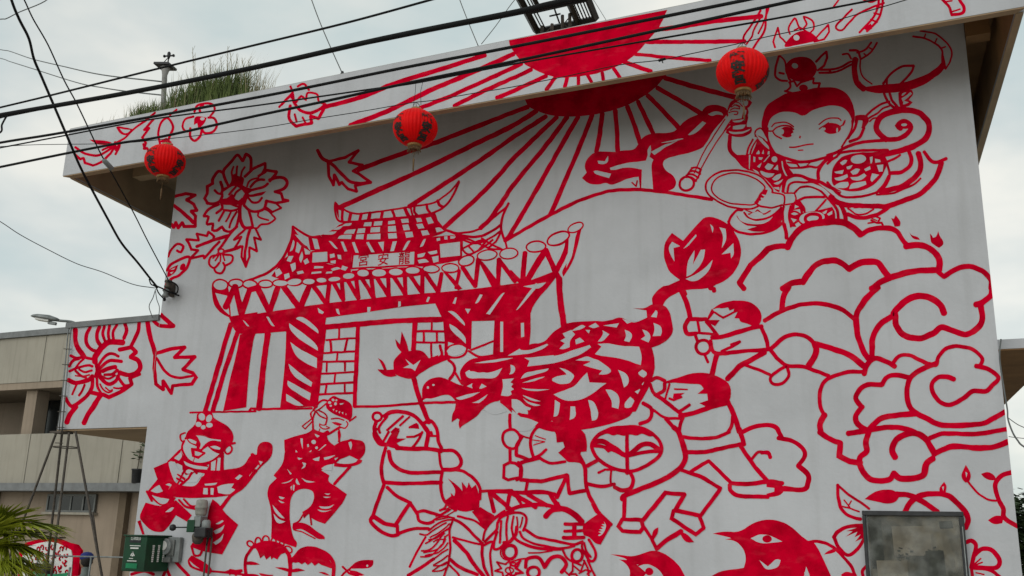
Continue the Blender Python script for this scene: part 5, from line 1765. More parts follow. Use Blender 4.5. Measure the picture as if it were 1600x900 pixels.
m.tube(catmull([onY(x, y, Y) for x, y, Y in ((243, 455, 8.85), (245, 468, 8.85), (249, 480, 8.88), (248, 495, 8.93))], False, 1, 5), .005, 5)
m.build('drop_wire', 'greycable', ins)
MB().obox(onY(266, 452, 8.93), (.02, 0, .0), (0, .065, 0), (0, 0, .09)).build('bracket_plate', 'rust', ins)
tail = onY(257, 468, 8.93); MB().lathe(tail - Vector((0, 0, .02)), [(.012, 0), (.02, .02), (.012, .045)], 8).build('wire_end', 'cable', ins)

# ================================================================== on the roof
RZ = 6.40
post = empty('roof_post', (onY(258, 160, 8.6).x, 8.6, 6.502), 'slim concrete post with a tap on its plate on the roof', 'post')
pb, ptop = onY(258, 172, 8.6), onY(258, 112, 8.6)
MB().tube([(pb.x, 8.6, 6.502), (ptop.x, 8.6, ptop.z - .05), (ptop.x, 8.6, ptop.z), (ptop.x, 8.6, ptop.z + .06)], [.032, .034, .045, .065], 10).build('shaft', 'concrete', post)
MB().obox((ptop.x - .01, 8.6, ptop.z + .08), (.11, .02, -.012), (-.02, .10, 0), (.002, 0, .014)).build('top_plate', 'darkmetal', post)
tp = Vector((ptop.x + .03, 8.6, ptop.z + .10))
m = MB().tube([tp, tp + Vector((0, 0, .16))], .009, 6).tube([tp + Vector((-.07, 0, .135)), tp + Vector((.075, 0, .115))], .011, 6).tube([tp + Vector((-.07, 0, .135)), tp + Vector((-.085, 0, .137))], .02, 6).tube([tp + Vector((.075, 0, .115)), tp + Vector((.09, 0, .113))], .02, 6)
m.tube([tp + Vector((0, 0, .08)), tp + Vector((0, 0, .12)), tp + Vector((0, 0, .17)), tp + Vector((0, 0, .185))], [.012, .022, .022, .010], 8)
m.tube([tp + Vector((-.02, 0, .09)), tp + Vector((-.09, .0, .03))], .006, 5)
m.build('tap', 'darkmetal', post)

# weeds: a tuft is one plant of many blades, dry seed stalks among them
rnd = random.Random(4)
def blades(n, px0, px1, y0, y1, h0, h1, w, seed, lean=.35):
    rnd = random.Random(seed); mb = MB()
    for _ in range(n):
        px = rnd.triangular(px0, px1, (px0 + px1) / 2); Y = rnd.uniform(y0, y1)
        b = onY(px, 150, Y); b = Vector((b.x, Y, 6.504)); h = rnd.uniform(h0, h1); a = rnd.gauss(.15, .5); d = Vector((math.sin(a) * lean + rnd.uniform(-.3, .35), rnd.uniform(-.2, .2), 0)) * h
        sd_ = Vector((1, rnd.uniform(-.6, .6), 0)).normalized() * w * rnd.uniform(.6, 1.3)
        p1, p2 = b + Vector((0, 0, h * .55)) + d * .25, b + Vector((0, 0, h)) + d
        mb.add([b - sd_, b + sd_, p1 + sd_ * .8, p1 - sd_ * .8, p2], [(0, 1, 2, 3), (3, 2, 4)])
    return mb
def weed(label, *tufts):
    t = empty('weed_clump', (onY(tufts[0][1][1], 150, 8.45).x, 8.45, 6.502), label, 'weeds', 'weeds growing on the roof')
    for m_, a in tufts: tag(blades(*a).build('blades' if m_ == 'grass' else 'dry_stalks', m_, t), kind='stuff')
weed('densest clump of olive weeds on the roof right of the post', ('grass', (3800, 258, 392, 8.15, 8.75, .12, .62, .0085, 1)), ('straw', (420, 260, 400, 8.15, 8.8, .2, .78, .004, 2)))
weed('sparse straw weeds on the roof left of the post', ('straw', (420, 196, 262, 8.15, 8.6, .1, .40, .004, 3)), ('grass', (700, 198, 264, 8.12, 8.5, .1, .33, .007, 4)))
weed('thin dry weeds trailing off to the right on the roof', ('straw', (170, 370, 432, 8.15, 8.6, .1, .62, .0035, 5)), ('grass', (90, 365, 405, 8.12, 8.4, .1, .38, .004, 6)))
weed('few dry stalks at the far left roof corner', ('straw', (40, 140, 205, 8.12, 8.4, .08, .28, .0035, 7)))
# tall seed stalks
m = MB(); rnd = random.Random(11)
for px, top in ((301, 74), (305, 85), (328, 92), (345, 88), (356, 72), (360, 82), (370, 85), (378, 90), (389, 92), (336, 100), (398, 100), (318, 98)):
    b = onY(px + rnd.uniform(-6, 10), 160, 8.4); b.z = 6.504; q = onY(px, top, 8.4)
    mid = b.lerp(q, .6) + Vector((.02, 0, 0)); m.tube(catmull([b, mid, q], False, 1, 4), [.0045] * 8 + [.003], 4)
    for k in range(7):
        s_ = mid.lerp(q, .2 + .8 * k / 7); m.tube([s_, s_ + Vector((rnd.uniform(-.05, .05), 0, rnd.uniform(.03, .08)))], .002, 3)
tag(tag(m.build('seed_stalks', 'straw')), 'tall dry seed stalks rising above the roof weeds', 'stalks', None, 'stuff')

# black steel sign frame seen from below on the roof
FZ = 7.15
c1, c2, c3, c4 = onZ(838, 49, FZ), onZ(931, 29, FZ), onZ(903, -12, FZ), onZ(811, 2 - 4, FZ)
fx, fy = (c2 - c1), (c4 - c1); fx.z = fy.z = 0
fr_ = empty('roof_frame', (c1.x + fx.x / 2, c1.y, 6.502), 'black steel sign frame on lattice legs standing on the roof', 'sign frame')
def bar(a, b, r, name, parent=fr_, mt='darkmetal'):
    d = (b - a); ln = d.length / 2; t = d.normalized(); u = t.orthogonal().normalized(); w_ = t.cross(u)
    return MB().obox((a + b) / 2, t * ln, u * r, w_ * r).build(name, mt, parent)
far = fy * 1.5
for a, b, r in ((c1, c2, .028), (c1, c1 + far, .028), (c2, c2 + far, .028), (c1 + fx * .03 + fy * .62, c2 - fx * .03 + fy * .62, .034), (c1 + fx * .70, c1 + fx * .70 + far, .026), (c1 + far, c2 + far, .028), (c1 + fx * .22 + fy * .65, c1 + fx * .22 + far, .02)):
    bar(a, b, r, 'frame_bar')
for k in range(5): bar(c1 + fx * (.765 + .05 * k) + fy * .05, c1 + fx * (.765 + .05 * k) + fy * .6, .006, 'slat')
for k in range(4): bar(c1 + fx * (.06 + .05 * k) + fy * .66, c1 + fx * (.06 + .05 * k) + far, .006, 'slat')
for k in range(3): bar(c1 + fx * (.06 + .05 * k) + fy * .05, c1 + fx * (.06 + .05 * k) + fy * .6, .006, 'slat')
for (u, v) in ((.13, .12), (.30, .12), (.52, .30), (.64, .30)):
    a = c1 + fx * u + fy * v; bar(Vector((a.x, a.y + .05, 6.502)), a, .014, 'leg', mt='rust')
def lat(u0, u1, v):
    for k in range(7):
        z0 = 6.52 + .09 * k; p, q = c1 + fx * u0 + fy * v, c1 + fx * u1 + fy * v
        if k % 2: p, q = q, p
        bar(Vector((p.x, p.y + .04, z0)), Vector((q.x, q.y + .04, z0 + .09)), .006, 'brace', mt='rust')
lat(.13, .30, .12); lat(.52, .64, .30)
bar(c1 + fx * .32 + fy * .35, c1 + fx * .5 + fy * .35, .008, 'brace'); bar(c1 + fx * .42 + fy * .1, c1 + fx * .45 + fy * .6, .007, 'brace')

# ================================================================== street lamp on the wing
sb = onY(124, 509, 9.15)
lamp = empty('street_lamp', sb, 'grey street lamp reaching out over the wing cap', 'street lamp')
h0, h1 = onY(93, 501, 9.0), onY(49, 494, 8.85)
MB().tube(catmull([sb, onY(112, 503, 9.1), h0, h0.lerp(h1, .25)], False, 1, 4), .018, 8).build('arm', 'greymetal', lamp)
ax = (h1 - h0); mid = (h0 + h1) / 2; t = ax.normalized(); u = Vector((0, 0, 1)) - t * t.z; u.normalize(); w_ = t.cross(u)
rings = [(0, .02, .018), (.12, .05, .035), (.4, .085, .055), (.75, .08, .045), (.93, .05, .028), (1, .02, .012)]
vs, fs = [], []
for s_, hw, hh in rings:
    for a in range(12):
        an = 2 * math.pi * a / 12; z = math.sin(an) * hh; z = z if z > 0 else z * .45
        vs.append(h0 + ax * s_ + w_ * math.cos(an) * hw + u * z)
for i in range(len(rings) - 1):
    for a in range(12): fs.append((i * 12 + a, i * 12 + (a + 1) % 12, (i + 1) * 12 + (a + 1) % 12, (i + 1) * 12 + a))
fs += [tuple(range(11, -1, -1)), tuple(range(60, 72))]
MB().add(vs, fs, 0, True).build('lamp_head', 'greymetal', lamp)
gl = h0 + ax * .55 - u * .028; MB().obox(gl, ax * .24, w_ * .055, u * .014).build('lens', 'white', lamp, .006)
bk = h0 + ax * .22 - u * .05; MB().obox(bk, ax * .14, w_ * .02, u * .02).build('mount', 'greymetal', lamp, .004)

# ================================================================== steel mast at the wing's left edge
ap = onY(97, 676, 9.0)
mast = empty('lattice_mast', (ap.x, 9.0, 0), 'thin steel mast on splayed legs beside the low wing', 'mast')
feet = [onY(30, 830, 9.4), onY(74, 880, 9.8), onY(80, 900, 8.9), onY(158, 893, 9.1)]
tops = [onY(88, 676, 9.05), onY(97, 676, 9.12), onY(108, 676, 8.95), onY(118, 674, 9.0)]
for a, b in zip(feet, tops):
    d = (a - b).normalized(); e_ = b + d * ((b.z) / -d.z)
    MB().tube([e_, b], .016, 6).build('leg', 'rust', mast)
MB().tube([onY(158, 893, 9.1), onY(150, 840, 9.2), onY(145, 800, 9.2)], .012, 6).build('prop', 'rust', mast)
rc = onY(103, 699, 9.0); rr = .155
MB().tube([rc + Vector((rr * math.cos(2 * math.pi * k / 16), rr * math.sin(2 * math.pi * k / 16), 0)) for k in range(17)], .007, 5).build('ring', 'rust', mast)
for (x0, y0, x1, y1) in ((92, 676, 107, 513), (97, 676, 111, 511)):
    MB().tube([onY(x0, y0, 8.96), onY(x1, y1, 8.96)], .008, 5).build('rod', 'greymetal', mast)
for k in range(7):
    y = 545 + 24.5 * k; x = 109.5 - (y - 513) * 15 / 163
    MB().tube([onY(x - 7, y, 8.95), onY(x + 5, y + .5, 8.95)], .006, 5).build('rung', 'rust', mast)
MB().obox(onY(96, 676, 9.0), (.10, 0, 0), (0, .1, 0), (0, 0, .012)).build('mast_plate', 'rust', mast)

# ================================================================== the beige building behind at the left
BY = 18.0
bb = empty('beige_building', (-22, BY, 0), 'beige two storey building with open corridors behind the mast', 'building')
def bz(y): return onY(50, y, BY).z
def bx(x, y=600): return onY(x, y, BY).x
X0, X1 = -40.0, -13.2
zc0, zp0, zp1, zl0, zl1 = bz(526), bz(597), bz(676) , bz(755), bz(767)
zroof = bz(517)
MB().box(X0, X1, BY - .08, BY + 6, zc0, zroof).build('roof_cap', 'greycap', bb)
def panels(z0, z1, joints, name):
    js = [X0] + joints + [X1]
    for a, b in zip(js, js[1:]): MB().box(a + .012, b - .012, BY, BY + .15, z0, z1).build(name, 'beige', bb, .008)
panels(zp0, zc0 - .003, [bx(-60, 560) - 2.5 * k for k in (5, 3, 1)][0:0] + [bx(68, 560) - 6.0, bx(68, 560) - 3.0, bx(68, 560), bx(68, 560) + 3.2], 'parapet_panel')
zq = zl0 + 1.28
panels(zl0 + .003, zq, [bx(42, 720) - 6.4, bx(42, 720) - 3.2, bx(42, 720), bx(188, 720)], 'balcony_panel')
MB().box(X0, X1, BY - .12, BY + 6, zl1, zl0).build('ledge', 'greycap', bb)
MB().box(X0, X1, BY + .02, BY + 6, zp0 - .18, zp0 - .004).build('upper_soffit', 'tan', bb)
MB().box(X0, X1, BY + 2.0, BY + 6, zl0 + .003, zp0 - .185).build('corridor_wall', 'tan', bb)
MB().box(X0, X1, BY + .55, BY + 6, 0, zl1 - .004).build('ground_floor_wall', 'tan', bb)
for px in (36, -70): MB().box(bx(px, 640) - .2, bx(px, 640) + .2, BY + .2, BY + .6, zq - .3, zp0 - .19).build('column', 'tan', bb)
def window(x0, x1, z0, z1, y, parent, cols=2, name='window'):
    w0 = MB(); fr = .05
    w0.box(x0, x1, y - .03, y + .03, z1 - fr, z1); w0.box(x0, x1, y - .03, y + .03, z0, z0 + fr); w0.box(x0, x0 + fr, y - .03, y + .03, z0 + fr, z1 - fr); w0.box(x1 - fr, x1, y - .03, y + .03, z0 + fr, z1 - fr)
    for k in range(1, cols):
        xx = x0 + (x1 - x0) * k / cols; w0.box(xx - .025, xx + .025, y - .028, y + .028, z0 + fr, z1 - fr)
    wo_ = w0.build(name, 'frame', parent)
    for k in range(cols):
        a, b = x0 + (x1 - x0) * k / cols, x0 + (x1 - x0) * (k + 1) / cols
        MB().box(a + .03, b - .03, y - .008 + .006 * (k % 2), y + .006 * (k % 2), z0 + .04, z1 - .04).build('pane', 'darkglass', wo_)
    MB().box(x0 - .06, x1 + .06, y - .09, y + .04, z0 - .06, z0 - .002).build('sill', 'beige', wo_)
    return wo_
q0, q1 = onY(76, 622, BY + 1.95), onY(97, 690, BY + 1.95); window(q0.x, q1.x + .9, q1.z, q0.z, BY + 1.95, bb, 3)
q0, q1 = onY(76, 772, BY + .5), onY(148, 801, BY + .5); window(q0.x, q1.x, q1.z, q0.z, BY + .5, bb, 4)
for px in (168, -40): MB().box(bx(px, 820) - .12, bx(px, 820) + .12, BY + .38, BY + .545, 0, zl1 - .006).build('pilaster', 'pilaster', bb)

# pot plant on the ledge
pp = onY(215, 752, BY - .02); pp.z = zl0
pot = empty('potted_plant', pp + Vector((0, -.02, 0)), 'small dark potted plant on the grey ledge beside the mural wall', 'plant')
MB().lathe(pp + Vector((0, -.05, 0)), [(.10, 0), (.11, .02), (.13, .30), (.14, .31), (.14, .34), (.12, .34)], 12).build('pot', 'darkmetal', pot)
m = MB(); rnd = random.Random(8)
st = pp + Vector((0, -.05, .33)); m2 = MB().tube([st, st + Vector((.02, 0, .3)), st + Vector((.03, 0, .55))], .012, 5)
m2.build('stem', 'bark', pot)
for k in range(26):
    c_ = st + Vector((rnd.uniform(-.12, .16), rnd.uniform(-.1, .1), rnd.uniform(.2, .72))); a = rnd.random() * 6.3
    d1 = Vector((math.cos(a), math.sin(a), rnd.uniform(-.4, .4))) * .09; d2 = Vector((-math.sin(a), math.cos(a), .4)) * .035
    m.add([c_ - d1, c_ + d2, c_ + d1, c_ - d2], [(0, 1, 2, 3)])
tag(m.build('leaves', 'leaf', pot), kind='stuff')

# ================================================================== things in the yard at lower left
# red arched board with paper-cut scrolls
AY = 13.5
def ax_(x, y): return onY(x, y, AY)
bo = empty('arched_board', (ax_(85, 870).x, AY, 0), 'white arched board with red scrollwork and a thick red rim', 'board')
out = [(28, 905), (30, 862), (40, 848), (58, 843), (75, 839.5), (92, 842), (106, 848), (119, 851), (126, 860), (124, 880), (121, 905)]
inn = [(34, 905), (37, 864), (46, 853.5), (60, 849), (75, 846), (91, 848.5), (104, 855), (112.5, 860), (114.5, 872), (112, 905)]
def arch(pts, y0, y1, name, mt, par):
    P = [ax_(x, y) for x, y in pts]; P = [(P[0].x, 0.0)] + [(p.x, p.z) for p in P] + [(P[-1].x, 0.0)]
    n = len(P); vs = [(x, y0, z) for x, z in P] + [(x, y1, z) for x, z in P]
    return MB().add(vs, [tuple(range(n)), tuple(range(2 * n - 1, n - 1, -1))] + [(i, n + i, n + (i + 1) % n, (i + 1) % n) for i in range(n)]).build(name, mt, par)
arch(out, AY, AY + .06, 'rim', 'red', bo); arch(inn, AY - .02, AY - .004, 'face', 'white', bo)
rnd = random.Random(21); k = 0
for gx in range(50, 112, 9):
    for gy in range(857, 905, 9):
        p = ax_(gx + rnd.uniform(-2, 2), gy + rnd.uniform(-2, 2)); a0 = rnd.random() * 6.3; m = MB()
        pts = [Vector((p.x + (.062 - .008 * i) * math.cos(a0 + i * .75), AY - .03, p.z + (.062 - .008 * i) * math.sin(a0 + i * .75))) for i in range(7)]
        m.tube(pts, .015, 4).build('scroll', 'red', bo)
bb2 = ax_(75, 840)
MB().box(ax_(50, 842).x, ax_(96, 842).x, AY - .06, AY + .1, bb2.z - .01, bb2.z + .02).build('crest_bar', 'rust', bo)
vs = ax_(80, 884); MB().lathe((vs.x, AY - .12, vs.z - .25), [(.07, 0), (.12, .06), (.13, .2), (.09, .27), (.05, .30), (.05, .34)], 14).build('dark_emblem', 'darkmetal', bo)
# green banner tied in front
g0, g1 = onY(44, 891, 12.8), onY(107, 889, 12.8)
m = MB(); vv = []; ff = []
for i in range(13):
    x = g0.x + (g1.x - g0.x) * i / 12; sag = -.05 * math.sin(math.pi * i / 12)
    for j in range(5): vv.append((x, 12.8 + .03 * math.sin(i * 1.3 + j), g0.z + sag - j * .14))
for i in range(12):
    for j in range(4): ff.append((i * 5 + j, (i + 1) * 5 + j, (i + 1) * 5 + j + 1, i * 5 + j + 1))
ban = empty('green_banner', ((g0.x + g1.x) / 2, 12.8, 0), 'green cloth banner stretched low before the arched board', 'banner')
m.add(vv, ff, 0, True).build('cloth', 'banner', ban)
for p in (g0, g1): MB().tube([(p.x, 12.83, 0), (p.x, 12.83, p.z + .03)], .02, 6).build('pole', 'greymetal', ban)
# pipe rail
r0, r1 = onY(60, 868, 12.0), onY(196, 871, 12.0)
rail = empty('pipe_rail', ((r0.x + r1.x) / 2, 12.0, 0), 'thin grey pipe rail at shoulder height behind the payphone', 'rail')
MB().tube([r0, r1 + (r1 - r0) * .4], .014, 6).build('pipe', 'greymetal', rail)
for s_ in (0.0, .62, 1.35):
    p = r0.lerp(r1, s_); MB().tube([(p.x, 12.0, 0), (p.x, 12.0, p.z)], .016, 6).build('post', 'greymetal', rail)

# seated person
PYY = 12.6
hd = onY(136, 877, PYY)
ps = empty('person', (hd.x, PYY, 0), 'person in a grey shirt and blue cap sitting below the mast', 'person')
def skinbody(name, joints, edges, par, mt, sub=2):
    me = bpy.data.meshes.new(name); off = par.location
    me.from_pydata([tuple(Vector(j[0]) - off) for j in joints], edges, [])
    o = bpy.data.objects.new(name, me); C.objects.link(o); o.parent = par
    md = o.modifiers.new('skin', 'SKIN'); md.use_smooth_shade = True
    for i, j in enumerate(joints):
        sv = me.skin_vertices[0].data[i]; sv.radius = (j[1], j[1] if len(j) < 3 else j[2]); sv.use_root = (i == 0)
    s_ = o.modifiers.new('sub', 'SUBSURF'); s_.levels = s_.render_levels = sub
    if isinstance(mt, (list, tuple)):
        for q in mt: me.materials.append(M[q])
    else: me.materials.append(M[mt])
    return o
H = hd.z; X, Y = hd.x, PYY; rt = Vector((.55, .83, 0)); fw = Vector((-.83, .55, 0))
def J(r_, f_, z): p = Vector((X, Y, 0)) + rt * r_ + fw * f_; return (p.x, p.y, z)
zs = H - .30; zh = max(.18, H - .80)
jo = [(J(0, 0, zh), .15), (J(0, .02, zh + .22), .145), (J(0, .02, zs - .08), .16), (J(0, .02, zs + .06), .08), (J(0, .04, H - .12), .055), (J(0, .06, H - .02), .085), (J(0, .07, H + .08), .07),
      (J(.19, .02, zs), .065), (J(.25, .06, zs - .27), .05), (J(.2, .3, zs - .36), .04), (J(.17, .38, zs - .36), .035),
      (J(-.19, .02, zs), .065), (J(-.25, .06, zs - .27), .05), (J(-.2, .3, zs - .36), .04), (J(-.17, .38, zs - .36), .035),
      (J(.1, .1, zh), .1), (J(.12, .45, zh + .02), .075), (J(.12, .5, .12), .05), (J(.12, .62, .05), .045),
      (J(-.1, .1, zh), .1), (J(-.12, .45, zh + .02), .075), (J(-.12, .5, .12), .05), (J(-.12, .62, .05), .045)]
ed = [(0, 1), (1, 2), (2, 3), (3, 4), (4, 5), (5, 6), (2, 7), (7, 8), (8, 9), (9, 10), (2, 11), (11, 12), (12, 13), (13, 14), (0, 15), (15, 16), (16, 17), (17, 18), (0, 19), (19, 20), (20, 21), (21, 22)]
skinbody('body', jo, ed, ps, 'shirt')
c_ = Vector(J(0, .065, H)); MB().lathe(c_ + Vector((0, 0, -.14)), [(.035, 0), (.075, .04), (.098, .10), (.105, .16), (.10, .2), (.07, .24)], 18).build('head', 'skin', ps)
MB().lathe(c_ + Vector((0, 0, -.09)) - fw * .025, [(.06, 0), (.092, .05), (.100, .12), (.09, .15)], 16).build('hair', 'hair', ps)
cp = MB().lathe(c_ + Vector((0, 0, .03)), [(.113, 0), (.116, .03), (.10, .085), (.06, .115), (.01, .125)], 18).build('cap', 'bluecap', ps)
MB().obox(c_ + fw * .14 + Vector((0, 0, .04)), fw * .06, rt * .075, (0, 0, .006)).build('cap_peak', 'bluecap', ps)
nz_ = c_ + fw * .10 + Vector((0, 0, -.02)); MB().tube([nz_ + Vector((0, 0, .03)), nz_ + fw * .018 - Vector((0, 0, .012))], [.008, .014], 6).build('nose', 'skin', ps)
for s_ in (-1, 1):
    e_ = c_ + rt * (.098 * s_) + Vector((0, 0, -.01)); MB().obox(e_, rt * .008, fw * .018, (0, 0, .028)).build('ear', 'skin', ps, .004)
stl = empty('stool', (X, Y, 0), 'low round stool under the seated person', 'stool')
MB().lathe((X, Y, zh - .14), [(.15, 0), (.16, .01), (.16, .03), (.14, .04)], 18).build('seat', 'rust', stl)
for a in range(4):
    d = Vector((math.cos(a * 1.57 + .7), math.sin(a * 1.57 + .7), 0)) * .12; MB().tube([Vector((X, Y, zh - .14)) + d, Vector((X, Y, 0)) + d * 1.2], .012, 6).build('leg', 'rust', stl)

# fan palm reaching in from the lower left
pr = onY(-30, 905, 7.4)
palm = empty('fan_palm', (pr.x, pr.y, 0), 'bright green fan palm in the lower left corner', 'palm')
MB().tube([(pr.x, pr.y, 0), (pr.x + .02, pr.y, .55), (pr.x, pr.y, pr.z - .05)], [.11, .085, .075], 10).build('trunk', 'bark', palm)
rnd = random.Random(31)
def frond(hub, tip_dir, size, spread, n, droop, seed):
    rnd = random.Random(seed)
    tip_dir = Vector(tip_dir).normalized(); side = tip_dir.cross(Vector((0, 0, 1))).normalized(); up = side.cross(tip_dir)
    base = Vector((pr.x, pr.y, pr.z - .06)); hub = Vector(hub)
    fo = MB().tube(catmull([base, base.lerp(hub, .5) + Vector((0, 0, .06)), hub], False, 1, 5), [.012] * 5 + [.010] * 5 + [.007], 5)
    fr2 = fo.build('frond', 'palm', palm)
    m = MB()
    for i in range(n):
        a = -spread + 2 * spread * i / (n - 1); d = (tip_dir * math.cos(a) + side * math.sin(a) + up * rnd.uniform(-.06, .1)).normalized()
        ln = size * (1 - .25 * abs(a) / spread) * rnd.uniform(.85, 1.08); s_ = d.cross(up).normalized(); w0 = size * .028
        p = [hub, hub + d * ln * .4 + Vector((0, 0, .02)), hub + d * ln * .75 - Vector((0, 0, droop * .35)), hub + d * ln - Vector((0, 0, droop * rnd.uniform(.6, 1.4)))]
        ww = [w0 * .35, w0 * 1.1, w0 * .7, .001]; vs = []
        for q, w_ in zip(p, ww): vs += [q - s_ * w_, q - up * w_ * .5, q + s_ * w_]
        fs = []
        for j in range(3): fs += [(j * 3, j * 3 + 1, j * 3 + 4, j * 3 + 3), (j * 3 + 1, j * 3 + 2, j * 3 + 5, j * 3 + 4)]
        m.add(vs, fs)
    tag(m.build('leaflets', 'palm', fr2), kind='stuff')
hb = lambda x, y, Y: onY(x, y, Y)
frond(hb(20, 822, 7.3), (1, -.12, .04), .74, 1.15, 46, .10, 1)
frond(hb(-6, 825, 7.1), (.8, -.3, .45), .62, 1.15, 44, .05, 2)
frond(hb(12, 838, 7.25), (1, -.1, .12), .66, 1.1, 44, .10, 8)
frond(hb(5, 855, 7.2), (1, -.2, -.05), .62, 1.1, 44, .15, 3)
frond(hb(-18, 838, 6.9), (.6, -.5, .45), .58, 1.25, 44, .06, 4)
frond(hb(10, 872, 7.3), (.95, .1, -.25), .52, 1.0, 36, .18, 5)
frond(hb(-10, 878, 7.0), (.85, -.4, -.05), .52, 1.2, 40, .12, 6)
frond(hb(28, 890, 7.5), (.9, .1, .2), .42, 1.3, 40, .04, 7)
frond(hb(0, 892, 7.1), (.9, -.2, .1), .5, 1.3, 40, .08, 9)
frond(hb(-20, 860, 7.0), (.9, -.2, .3), .6, 1.2, 40, .06, 10)

# ================================================================== fixtures on the mural wall
# payphone
ph = empty('payphone', (onY(218, 865, 8.8).x, 8.8, .75), 'dark green wall payphone with white lettering at the left wall corner', 'payphone')
zt, zb_ = onY(205, 838, 8.6).z, onY(205, 893, 8.6).z
xl, xm = onY(192, 865, 8.6).x, onY(227, 865, 8.6).x
MB().prism([(xl, 8.6), (xm, 8.6), (xm, 8.985), (xl, 8.985)], zb_, zt).build('housing', 'green', ph, .012)
def facept(u, v, face):      # a point on the left (0) or right (1) front face
    a, b = (Vector((xl, 8.6, 0)), Vector((xm, 8.60, 0))) if face == 0 else (Vector((xm, 8.60, 0)), Vector((xm, 8.985, 0)))
    p = a.lerp(b, u); p.z = zb_ + (zt - zb_) * v; n_ = Vector((b.y - a.y, a.x - b.x, 0)).normalized()
    return p + n_ * .003, (b - a).normalized(), n_
def mark(u, v, hw, hh, face, mt='white', name='mark'):
    p, t_, n_ = facept(u, v, face); return MB().obox(p, t_ * hw, n_ * .0015, Vector((0, 0, hh))).build(name, mt, ph)
for i, ch in enumerate(('公', '用', '電', '話')):
    p, t_, n_ = facept(.34 + .115 * i, .935, 0); vs, fs = glyphs(ch, .042)
    MB().add([p + t_ * x + Vector((0, 0, y)) for x, y in vs], fs).build('lettering', 'white', ph)
mark(.5, .86, .085, .014, 0, 'darkmetal', 'slot')
mark(.52, .735, .08, .004, 0, 'white', 'text_line'); mark(.5, .665, .06, .008, 0, 'white', 'text_line')
for du, rot in ((-.035, .9), (.035, -.9)):
    p, t_, n_ = facept(.45 + du, .50, 0); d = (t_ * math.cos(rot) + Vector((0, 0, math.sin(rot)))); MB().obox(p, d * .028, n_ * .0015, n_.cross(d) * .006).build('emblem_stroke', 'white', ph)
mark(.45, .455, .012, .010, 0, 'white', 'emblem_stroke')
mark(.45, .30, .07, .005, 0, 'white', 'text_line'); mark(.40, .37, .03, .004, 0, 'white', 'text_line')
mark(.45, .16, .085, .028, 0, 'banner', 'panel_strip')
for cx in (.30, .52, .74):
    for r_ in range(9): mark(cx, .74 - r_ * .055, .013 if r_ % 3 else .016, .008, 1, 'white', 'text_line')
MB().prism([(xl - .012, 8.585), (xm + .012, 8.585), (xm + .012, 8.985), (xl - .012, 8.985)], zt + .002, zt + .018).build('hood', 'green', ph, .006)
# electric meter
mc = onY(265, 857, 8.95)
mt_ = empty('electric_meter', (mc.x, 8.98, mc.z - .15), 'grey round electric meter on a plate beside the payphone', 'meter')
MB().box(onY(252, 857, 8.95).x, onY(282, 857, 8.95).x, 8.93, 8.985, onY(265, 878, 8.95).z, onY(265, 839, 8.95).z).build('backplate', 'greyplastic', mt_, .01)
def disc(c, r_, y0, y1, name, m_, par, seg=24):
    vs = [(c.x + r_ * math.cos(2 * math.pi * k / seg), y, c.z + r_ * math.sin(2 * math.pi * k / seg)) for y in (y0, y1) for k in range(seg)]
    return MB().add(vs, [tuple(range(seg)), tuple(range(2 * seg - 1, seg - 1, -1))] + [(k, seg + k, seg + (k + 1) % seg, (k + 1) % seg) for k in range(seg)], 0, False).build(name, m_, par, .006)
d0 = onY(259, 854, 8.9)
disc(d0, .092, 8.875, 8.928, 'meter_body', 'greyplastic', mt_); disc(d0 + Vector((-.01, 0, .01)), .055, 8.862, 8.874, 'meter_dial', 'white', mt_)
MB().box(mc.x + .02, mc.x + .10, 8.905, 8.928, mc.z - .08, mc.z + .10).build('terminal_cover', 'frame', mt_, .006)
MB().box(mc.x - .06, mc.x + .08, 8.88, 8.928, mc.z - .155, mc.z - .10).build('terminal_block', 'frame', mt_, .006)
# conduit head with lamp socket
k0 = onY(311, 830, 8.9)
cd = empty('conduit_fitting', (k0.x, 8.95, 0), 'tangle of conduit, switch boxes and grey cap on the wall', 'conduit')
cz = onY(311, 803, 8.85)
MB().lathe((cz.x, 8.88, cz.z - .02), [(.055, 0), (.066, .03), (.068, .08), (.074, .085), (.074, .10), (.068, .105), (.066, .16), (.055, .18), (.025, .185)], 20).build('grey_cap', 'capgrey', cd)
b1 = onY(313, 815, 8.9); MB().obox(b1, (.05, 0, 0), (0, .06, 0), (0, 0, .06)).build('junction_box', 'greyplastic', cd, .01)
b2 = onY(302, 822, 8.88); MB().obox(b2, (.055, 0, 0), (0, .05, 0), (0, 0, .07)).build('switch_box', 'green', cd, .008)
b3 = onY(318, 832, 8.86); MB().obox(b3, (.08, 0, 0), (0, .07, 0), (0, 0, .055)).build('switch_box', 'darkmetal', cd, .012)
b4 = onY(311, 842, 8.9); MB().lathe((b4.x, 8.88, b4.z - .06), [(.03, 0), (.06, .03), (.07, .09), (.06, .12)], 14).build('bell_socket', 'rust', cd)
b5 = onY(322, 822, 8.86); MB().lathe((b5.x, 8.86, b5.z - .05), [(.03, 0), (.05, .02), (.05, .10), (.03, .12)], 12).build('knob', 'greyplastic', cd)
l0, l1 = onY(298, 824, 8.86), onY(270, 824, 8.80)
MB().tube([l0, l1], .009, 6).build('lamp_arm', 'darkmetal', cd); MB().lathe(l1 - Vector((0, 0, .04)), [(.01, 0), (.035, .015), (.04, .04), (.03, .065), (.01, .075)], 12).build('lamp_knob', 'darkmetal', cd)
for px in (325, 332):
    t_ = onY(px - 1, 842, 8.93); MB().tube([(t_.x, 8.93, 0), (t_.x, 8.93, t_.z + .02)], .011, 6).build('pipe', 'rust', cd)
